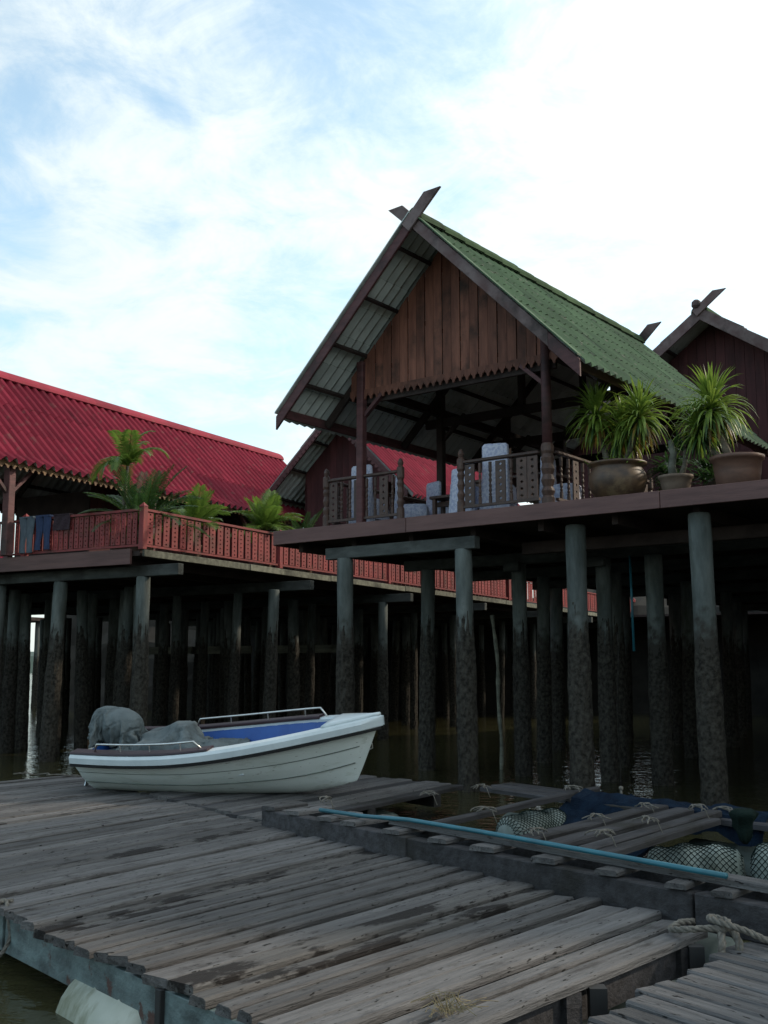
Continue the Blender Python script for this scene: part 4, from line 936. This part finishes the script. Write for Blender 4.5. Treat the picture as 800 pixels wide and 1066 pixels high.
# ------------------------------------------------------------------ fish cage frame
cage = thing('fish_cage', 'floating timber fish cage frame beside the pontoon with tied walk boards', 'fish cage', (0, 0, 0))
Q0, Q1 = Vector((-1.13, 10.12)), Vector((2.05, 5.98)); ce = (Q1-Q0).normalized(); cn = Vector((0.63, 0.777))
def cq(a, b, z): p = Q0+ce*a+cn*b; return (p.x, p.y, z)
for a, b2, z in ((0.0, 2.1, 0.4), (2.11, 4.7, 0.395), (4.72, 5.25, 0.4)):
    bevel(MB().bar(cq(a, 0.1, z), cq(b2, 0.1, z), 0.12, 0.2).build('front_beam', 'greywood', cage), 0.008)
def cplank(a0, b0, a1, b1, w, z, m='greywood', th=0.05, name='walk_board'):
    return plank(cage, Vector(cq(a0, b0, 0)[:2]), Vector(cq(a1, b1, 0)[:2]), w, w, z, th, m, name)
a = 0.12
while a < 5.1:
    wd = rnd.uniform(0.12, 0.2); cplank(a, 0.02, a+rnd.uniform(-.02, .02), 0.5+rnd.uniform(-.08, .05), wd, 0.54, 'plank', 0.035, 'cross_block'); a += wd+rnd.uniform(0.1, 0.42)
cplank(1.75, 0.24, 5.3, 0.22, 0.13, 0.59, 'plank', 0.045, 'long_board')
bevel(MB().bar(cq(0.2, 0.55, 0.41), cq(5.2, 0.55, 0.41), 0.1, 0.18).build('inner_beam', 'greywood', cage), 0.006)
# cross members between the cages
cplank(1.85, 0.4, 1.55, 3.9, 0.09, 0.52)
for a0, w_, z in ((2.92, 0.17, 0.53), (3.2, 0.17, 0.525), (3.52, 0.13, 0.535)): cplank(a0, 0.5, a0-0.1, 3.1, w_, z)
cplank(3.68, 0.5, 3.6, 2.7, 0.11, 0.53)
for b0, w_ in ((3.15, 0.16), (3.36, 0.15), (3.6, 0.17)): cplank(0.3, b0+0.15, 5.6, b0-0.1, w_, 0.47)
for a, b2 in ((1.0, 3.35), (3.4, 3.4), (0.5, 0.33), (2.4, 0.33), (4.4, 0.33)):
    o = float_drum(cage, *cq(a, b2, 0)[:2], 0.05, 0.17, 0.8, R(-52), 'drumgrey')
# lashings
def lashing(a, b2, z, s=1.0):
    c = Vector(cq(a, b2, z)); mb = MB()
    for k in range(4):
        pts = []; off = Vector((rnd.uniform(-.03, .03), rnd.uniform(-.03, .03), 0)); an = rnd.uniform(0, 6.28)
        for i in range(8):
            u = i/7; pts.append(c+off+Vector((math.cos(an)*(u-.5)*0.2*s+0.02*math.sin(9*u+k), math.sin(an)*(u-.5)*0.2*s+0.02*math.cos(7*u+k), 0.035*math.sin(math.pi*u)+0.008)))
        mb.tube(pts, 0.0055, 5)
    for i in range(1): mb.tube([c+Vector((0, 0, .03)), c+Vector((.06*s, -.05, .015)), c+Vector((.1*s, -.07, -.09))], 0.005, 5)
    return mb.build('lashing', 'rope', cage, smooth=True)
for a, b2, z in ((2.92, 0.75, .54), (2.88, 1.75, .54), (2.86, 2.7, .54), (3.55, 0.8, .59), (3.52, 1.6, .6), (3.47, 2.6, .59), (1.85, 1.4, .53), (1.6, 3.3, .54), (0.5, 2.0, .5), (0.55, 2.9, .5), (0.45, 0.5, .57), (3.4, 3.3, .5)): lashing(a, b2, z)
MB().tube([cq(2.25, 3.3, .48), cq(2.25, 3.3, .6)], 0.012, 8).lathe([(0.008, 0), (0.022, 0.01), (0.022, 0.032), (0.008, 0.042)], 10, cq(2.25, 3.3, 0.59)).build('marker_peg', 'rope', cage, smooth=True)
# blue net hung in the middle cage
mb = MB(); vs = []; nx, ny = 28, 12
for j in range(ny+1):
    for i in range(nx+1):
        u, v = i/nx, j/ny
        a = 1.62+1.4*u; sag = 0.5*math.sin(math.pi*v)**0.8*(1-0.15*math.sin(math.pi*u)); b2 = 0.75+2.45*v
        p = cq(a, b2, 0.46-sag*(0.55+0.6*abs(math.sin(math.pi*u))**0.5)+0.03*N3(u*6, v*6, 0)); vs.append((p[0]+0.03*N3(u*5, v*5, 4), p[1], p[2]))
mb.add(vs, [(j*(nx+1)+i, j*(nx+1)+i+1, (j+1)*(nx+1)+i+1, (j+1)*(nx+1)+i) for j in range(ny) for i in range(nx)])
o = mb.build('cage_net', 'netblue', cage, fix=False); tag(o, 'dark blue net sagging in the middle cage')
mb = MB(); vs = []
for j in range(7):
    for i in range(21):
        u, v = i/20, j/6
        p = cq(1.7+2.2*u, 3.05+0.55*v, 0.46+0.07*math.sin(math.pi*v)+0.09*N3(u*7, v*4, 1)+0.03*N3(u*22, v*9, 1)-0.15*(v > .95)-0.15*(v < .05)); vs.append(p)
mb.add(vs, [(j*21+i, j*21+i+1, (j+1)*21+i+1, (j+1)*21+i) for j in range(6) for i in range(20)])
o = mb.build('folded_net', 'netblue', cage, fix=False); tag(o, 'dark blue net folded along the far beam')

# net-wrapped floats
def net_float(label, p, q, r, bulge=0.12):
    p, q = Vector(p), Vector(q); t = thing('net_float', label, 'float', tuple((p+q)/2)); d = (q-p); L = d.length; d.normalize()
    X = d.orthogonal().normalized(); Yv = d.cross(X)
    def rad(u): return r*(0.72+0.28*math.sin(math.pi*min(1, max(0, u)))**0.5)*(1+0.05*math.sin(u*19))*(1.0 if 0.02 < u < 0.98 else 0.75)
    c = (p+q)/2; n = 28; m = 20; vs = []
    for i in range(m+1):
        for k in range(n):
            a = 2*math.pi*k/n; rr = rad(i/m)*(1+0.05*N3(math.cos(a)*2, math.sin(a)*2, i*0.3)); vs.append(p-c+d*L*(i/m)+(X*math.cos(a)+Yv*math.sin(a))*rr)
    MB().add(vs, [(i*n+k, i*n+(k+1) % n, (i+1)*n+(k+1) % n, (i+1)*n+k) for i in range(m) for k in range(n)]+[tuple(range(n))[::-1], tuple(m*n+k for k in range(n))]).build('float_body', 'drumgrey', t, smooth=True)
    mb = MB(); tw = 30; na = 26; st = max(8, int(L/0.045))
    for s in (-1, 1):
        for k in range(na):
            pts = []
            for i in range(st+1):
                u = i/st; a = 2*math.pi*k/na+s*u*L*5.2
                rr = rad(u)*(1+0.05*N3(math.cos(a)*2, math.sin(a)*2, u*m*0.3))+0.004
                pts.append(p-c+d*L*u+(X*math.cos(a)+Yv*math.sin(a))*rr)
            mb.tube(pts, 0.0032, 3, cap=False)
    o = mb.build('netting', 'netgreen', t, fix=False); o['kind'] = 'stuff'
    return t
net_float('pale float wrapped in green netting beside the round pole of the cage', (2.12, 9.05, 0.12), (2.82, 8.8, 0.18), 0.23)
net_float('pale netted float cut by the right picture edge', (2.86, 8.74, 0.19), (3.75, 8.35, 0.2), 0.25)
net_float('white netted float behind the thin cross board of the middle cage', (1.15, 10.6, 0.2), (1.85, 11.3, 0.2), 0.19)
mb = MB(); vs = []
for i in range(9):
    for k in range(14):
        a = 2*math.pi*k/14; u = i/8; r = (0.015+0.085*(u**0.6)*(1.0 if u < 0.9 else 0.6))*(1+0.7*N3(math.cos(a)*2, math.sin(a)*2, u*3))
        vs.append((r*math.cos(a), r*math.sin(a), 0.27*u))
mb.add(vs, [(i*14+k, i*14+(k+1) % 14, (i+1)*14+(k+1) % 14, (i+1)*14+k) for i in range(8) for k in range(14)]+[tuple(range(14))[::-1], tuple(8*14+k for k in range(14))])
tag(mb.build('net_bag', 'netgreen', smooth=True, loc=(2.84, 8.82, 0.4)), 'dark green bundle of netting lying on the netted floats', 'net bundle')

# blue pipe on the frame
tag(MB().tube([cq(0.8, 0.15, 0.565), cq(1.4, 0.17, 0.572), cq(2.0, 0.16, 0.607), cq(2.8, 0.165, 0.609), cq(3.6, 0.125, 0.613), cq(4.2, 0.13, 0.609), cq(4.9, 0.1, 0.611)], 0.017, 12).build('plastic_pipe', 'pipe', smooth=True), 'long bright blue plastic pipe lying along the cage frame', 'pipe')

# boat landing boards between pontoon and cage
land = thing('boat_landing', 'low plank landing under the white boat', 'landing', (0, 0, 0))
A, B2 = Vector((-2.75, 12.75)), Vector((-0.98, 10.2)); n_ = 13
for k in range(n_):
    u = (k+0.5)/n_; s = A.lerp(B2, u); wd = (B2-A).length/n_*0.97
    d = Vector((0.5, 0.866)); L = 3.3+0.6*u+rnd.uniform(-.08, .08)
    plank(land, s, s+d*L, wd-0.02, wd-0.02, 0.37+rnd.uniform(-.008, .008), 0.045, 'plank' if k % 3 else 'greywood', tilt=rnd.uniform(-.04, .04))
d = Vector((0.5, 0.866))
for f in (0.1, 1.7, 3.2): MB().bar((*(A+d*f), 0.25), (*(B2+d*f), 0.25), 0.1, 0.14).build('bearer', 'greywood', land)
for f in (0.7, 2.4):
    for u in (0.2, 0.8): float_drum(land, *(A.lerp(B2, u)+d*f), 0.0, 0.18, 0.8, R(-55), 'drumgrey')

# ------------------------------------------------------------------ boat
BL = 3.3
boat = thing('motor_boat', 'small white open motor boat with blue cockpit leaning on the landing', 'boat', (-3.36, 13.55, 0.36), 0, None, (R(11), R(-0.4), R(-21.5)))
def bshape(u):
    b = 0.6+0.28*u if u < 0.4 else 0.712*(1-((u-0.4)/0.6)**2.4)**0.8
    h = 0.53+0.42*max(0, u-0.1)**1.9; k = 0.0 if u < 0.72 else 0.16*((u-0.72)/0.28)**2
    return max(b, 0.004), h, k
def hullpt(u, v, side, out=0.0):
    b, h, k = bshape(u); ex = 0.34+0.6*max(0, u-0.45)
    y = b*(v**ex) if v > 0 else 0; z = k+(h-k)*v
    return Vector((BL*u-0.14*(u < 1e-6)*0+0.34*u**6*v**0.9+0.05*(1-u)**8*(0.5-v), side*(y+out), z))
US = [0, 0.06, 0.14, 0.22, 0.3, 0.38, 0.46, 0.54, 0.62, 0.7, 0.77, 0.83, 0.88, 0.92, 0.95, 0.975, 1.0]
VS = [0, 0.02, 0.06, 0.12, 0.2, 0.3, 0.36, 0.45, 0.55, 0.62, 0.72, 0.84, 1.0]
mb = MB(); vs = []; nv = len(VS)
for u in US:
    for s in (-1, 1):
        for v in VS:
            o3 = 0.0
            if v > 0.36: o3 += 0.012
            if v > 0.62: o3 += 0.012
            vs.append(hullpt(u, v, s, o3*(1-u**8)))
fs = []
for i in range(len(US)-1):
    for s in range(2):
        for j in range(nv-1):
            a = (i*2+s)*nv+j; b2 = ((i+1)*2+s)*nv+j; fs.append((a, a+1, b2+1, b2))
fs.append(tuple([j for j in range(nv-1, 0, -1)]+[nv+j for j in range(0, nv)]))
mb.add(vs, fs); hull_o = mb.build('hull', 'hull', boat, smooth=True)
mm = hull_o.modifiers.new('Weld', 'WELD'); mm.merge_threshold = 0.0005
for s in (-1, 1):
    for v in (0.345, 0.61):
        MB().tube([hullpt(u, v, s, 0.008) for u in US[:-1]], 0.0065, 5).build('strake', 'strake', boat, smooth=True)
# gunwale band with a dark rub line
def band(prof, u0, u1, m, name, side):
    us = [u0+(u1-u0)*i/30 for i in range(31)]; vs = []; k = len(prof); mb = MB()
    for u in us:
        b, h, kk = bshape(u); c = hullpt(u, 1.0, side)
        for dy, dz in prof:
            y = max(0.0, b+dy) if dy < 0 else b+dy*(1 if u < 0.97 else (1-u)/0.03+0.2)
            vs.append((c.x+(0.0 if dy <= 0 else 0.04*u**9), side*y, h+dz))
    fs = [(i*k+j, i*k+(j+1) % k, (i+1)*k+(j+1) % k, (i+1)*k+j) for i in range(30) for j in range(k)]+[tuple(range(k))[::-1], tuple(30*k+j for j in range(k))]
    return mb.add(vs, fs).build(name, m, boat, smooth=False)
for s in (-1, 1):
    band([(0.03, -0.085), (0.052, -0.075), (0.055, -0.01), (0.03, 0.022), (-0.1, 0.03), (-0.12, 0.01), (-0.12, -0.05), (0.0, -0.06)], 0.0, 0.999, 'deckwhite', 'gunwale', s)
    band([(0.028, -0.118), (0.05, -0.112), (0.054, -0.09), (0.028, -0.084)], 0.0, 0.995, 'black', 'rub_strip', s)
    band([(0.02, 0.025), (0.03, 0.034), (0.02, 0.05), (-0.12, 0.056), (-0.13, 0.045), (-0.13, 0.02)], 0.0, 0.56 if s < 0 else 0.8, 'capwood', 'gunwale_cap', s)
# foredeck
mb = MB(); vs = []; us = [0.88+0.12*i/8 for i in range(9)]
for u in us:
    b, h, k = bshape(u); c = hullpt(u, 1, 1)
    for f in (-1, -0.5, 0, 0.5, 1): vs.append((c.x, f*max(0, b-0.05), h+0.02+0.012*(1-f*f)))
mb.add(vs, [(i*5+j, i*5+j+1, (i+1)*5+j+1, (i+1)*5+j) for i in range(8) for j in range(4)]); o = mb.build('foredeck', 'deckwhite', boat, smooth=True)
mm = o.modifiers.new('S', 'SOLIDIFY'); mm.thickness = 0.03
# cockpit liner
mb = MB(); vs = []; us = [0.02+0.88*i/16 for i in range(17)]
for u in us:
    b, h, k = bshape(u); c = hullpt(u, 1, 1); bi = max(0.02, b-0.11); bf = max(0.01, min(bi*0.85, hullpt(u, max(0.01, (0.17)/(h-k)), 1).y-0.05))
    for y, z in ((-bi, h+0.005), (-bf, 0.2+k), (bf, 0.2+k), (bi, h+0.005)): vs.append((min(c.x, BL*0.93), y, z))
mb.add(vs, [(i*4+j, i*4+j+1, (i+1)*4+j+1, (i+1)*4+j) for i in range(16) for j in range(3)]+[(0, 1, 2, 3), (64, 67, 66, 65)]); o = mb.build('cockpit', 'boatblue', boat, fix=False)
for u, wd in ((0.34, 0.26), (0.62, 0.24)):
    b, h, k = bshape(u); bevel(MB().box((BL*u, 0, 0.34), (wd, 2*b-0.34, 0.035)).build('thwart', 'deckwhite', boat), 0.008)
# handrails
for s, u0, u1 in ((-1, 0.1, 0.5), (1, 0.3, 0.8)):
    pts = []; n_ = 16
    for i in range(n_+1):
        u = u0+(u1-u0)*i/n_; b, h, k = bshape(u); pts.append(Vector((hullpt(u, 1, 1).x, s*(b-0.06), h+0.135)))
    b, h, k = bshape(u0); a0 = Vector((BL*u0-0.05, s*(b-0.06), h+0.05)); b, h, k = bshape(u1); a1 = Vector((hullpt(u1, 1, 1).x+0.1, s*(b-0.09), h+0.03))
    MB().tube([a0]+pts+[a1], 0.0115, 8).build('hand_rail', 'chrome', boat, smooth=True)
    for f in (0.3, 0.62, 0.9):
        p = pts[int(f*n_)]; MB().tube([p, p-Vector((0, 0, 0.11))], 0.008, 6).build('stanchion', 'chrome', boat)
p = hullpt(0.99, 0.55, 1)
MB().tube([p+Vector((0.0, 0, .05)), p+Vector((0.05, 0, .03)), p+Vector((0.05, 0, -.02)), p+Vector((0, 0, -.04))], 0.008, 6).build('bow_eye', 'chrome', boat)
bpy.context.view_layer.update()
BM = boat.matrix_world.copy() if boat.matrix_world != Matrix() else Matrix.LocRotScale(boat.location, boat.rotation_euler, None)
o = put('motor_cover', COVER_ME); o.matrix_world = BM
o.modifiers.new('Solid', 'SOLIDIFY').thickness = 0.005
tag(o, 'rounded grey canvas draped over the outboard motor at the boat stern', 'motor cover')
o = put('tarpaulin', HEAP_ME); o.matrix_world = BM
o.modifiers.new('Solid', 'SOLIDIFY').thickness = 0.005
tag(o, 'crumpled grey tarpaulin heaped before the motor in the stern of the boat', 'tarp')
om = thing('outboard_motor', 'small outboard motor leg and propeller hanging behind the boat stern', 'outboard motor', tuple(BM @ Vector((-0.12, 0, 0.1))), 0, None, tuple(boat.rotation_euler))
MB().box((0.0, 0, 0.25), (0.12, 0.09, 0.5)).build('leg', 'drumgrey', om)
MB().lathe([(0.01, -0.18), (0.05, -0.1), (0.055, 0.05), (0.03, 0.12)], 12).build('gearcase', 'drumgrey', om, smooth=True).rotation_euler = (0, R(90), 0)
for k in range(3):
    o = MB().box((-0.16, 0.06, 0), (0.012, 0.1, 0.06)).build('propeller_blade', 'chrome', om); o.rotation_euler = (R(120*k), 0, 0)

# ------------------------------------------------------------------ ropes and loose poles
def rope(label, pts, r, m='rope', name='rope'):
    P = [Vector(p) for p in pts]; sm = []
    for i in range(len(P)-1):
        p0, p1, p2_, p3 = P[max(i-1, 0)], P[i], P[i+1], P[min(i+2, len(P)-1)]
        for k in range(6):
            u = k/6; sm.append(0.5*((2*p1)+(-p0+p2_)*u+(2*p0-5*p1+4*p2_-p3)*u*u+(-p0+3*p1-3*p2_+p3)*u**3))
    sm.append(P[-1]); mb = MB()
    for s in range(3):
        pts2 = []
        for i, p in enumerate(sm):
            d = (sm[min(i+1, len(sm)-1)]-sm[max(i-1, 0)]).normalized(); x = d.cross(Vector((0.3, 0.2, 1))).normalized(); y = d.cross(x); a = i*0.9+s*2.094
            pts2.append(p+(x*math.cos(a)+y*math.sin(a))*r*0.55)
        mb.tube(pts2, r*0.62, 6)
    return tag(mb.build(name, m, smooth=True), label, 'rope')
rope('thick pale mooring rope knotted at the pontoon corner and running right', [(1.72, 6.3, .37), (1.62, 6.2, .385), (1.55, 6.12, .37), (1.6, 6.02, .39), (1.72, 6.0, .4), (1.8, 5.98, .4), (1.84, 6.06, .42), (1.78, 6.12, .43), (1.74, 6.04, .44), (1.8, 5.95, .43), (1.9, 5.92, .4), (2.0, 5.9, .36), (2.2, 5.85, .32), (2.6, 5.7, .3)], 0.017)
rope('frayed bunch of rope hanging under the knot at the pontoon corner', [(1.78, 6.0, .4), (1.76, 5.93, .3), (1.7, 5.93, .18), (1.76, 5.9, .1), (1.82, 5.95, .2), (1.86, 5.95, .32), (1.84, 6.0, .4)], 0.02)
rope('pale rope looped round the left corner of the pontoon', [(-2.25, 6.85, .37), (-2.32, 6.74, .37), (-2.36, 6.68, .3), (-2.33, 6.66, .16), (-2.25, 6.63, .1), (-2.2, 6.68, .2), (-2.24, 6.72, .33), (-2.28, 6.8, .38), (-2.4, 6.8, .36)], 0.012)
mb = MB(); rg = random.Random(5)
for k in range(46):
    c = Vector((0.28+rg.uniform(-.05, .05), 4.72+rg.uniform(-.04, .04), .357)); a = rg.uniform(0, 6.28); L = rg.uniform(.06, .17)
    mb.tube([c, c+Vector((math.cos(a)*L*.5, math.sin(a)*L*.5, .02+rg.uniform(0, .05))), c+Vector((math.cos(a+.4)*L, math.sin(a+.4)*L, rg.uniform(.004, .05)))], 0.0016, 3)
tag(mb.build('frayed_rope', 'straw'), 'frayed straw-coloured rope end on the pontoon at the bottom edge', 'rope')
mb = MB()
for k in range(9):
    u = k/8; mb.tube([(-5.0+1.0*u, 15.0-0.25*u+0.05*math.sin(k*2.7), .37), (-4.93+1.0*u+.05*math.sin(k*5), 15.05-0.25*u, .375+.02*math.sin(k*k)), (-4.84+1.0*u, 15.0-0.25*u+.04*math.cos(k*3.1), .37)], 0.009, 5)
tag(mb.build('rope', 'rope', smooth=True), 'thin rope strewn along the far left edge of the pontoon', 'rope')
def pole(label, x, y, h, r, m, lean=1.0, name='mooring_pole', z0=-0.6):
    mb = MB(); pts = [(x+lean*0.01*z*z+0.015*math.sin(z*4), y, z) for z in [z0+(h-z0)*i/14 for i in range(15)]]
    return tag(mb.tube(pts, [r*(1+0.25*math.sin(i*2.3)) for i in range(15)], 8).build(name, m, smooth=True), label, 'pole')
pole('thin crusted mooring pole standing in the channel between the two piers', *hp(0.5, 3.4), 2.75, 0.035, 'paleboard', -1.5)
o = MB().tube([(*hp(3.63, 2.3), 2.05), (*hp(3.61, 2.3), 3.55)], 0.02, 8).build('hanging_pipe', 'pipe', smooth=True); tag(o, 'thin blue pipe hanging under the pavilion pier among the piles', 'pipe')
pole('thin crusted stick standing in the water right of the third front pile', *hp(3.95, 1.0), 2.3, 0.013, 'crust', 0.5)
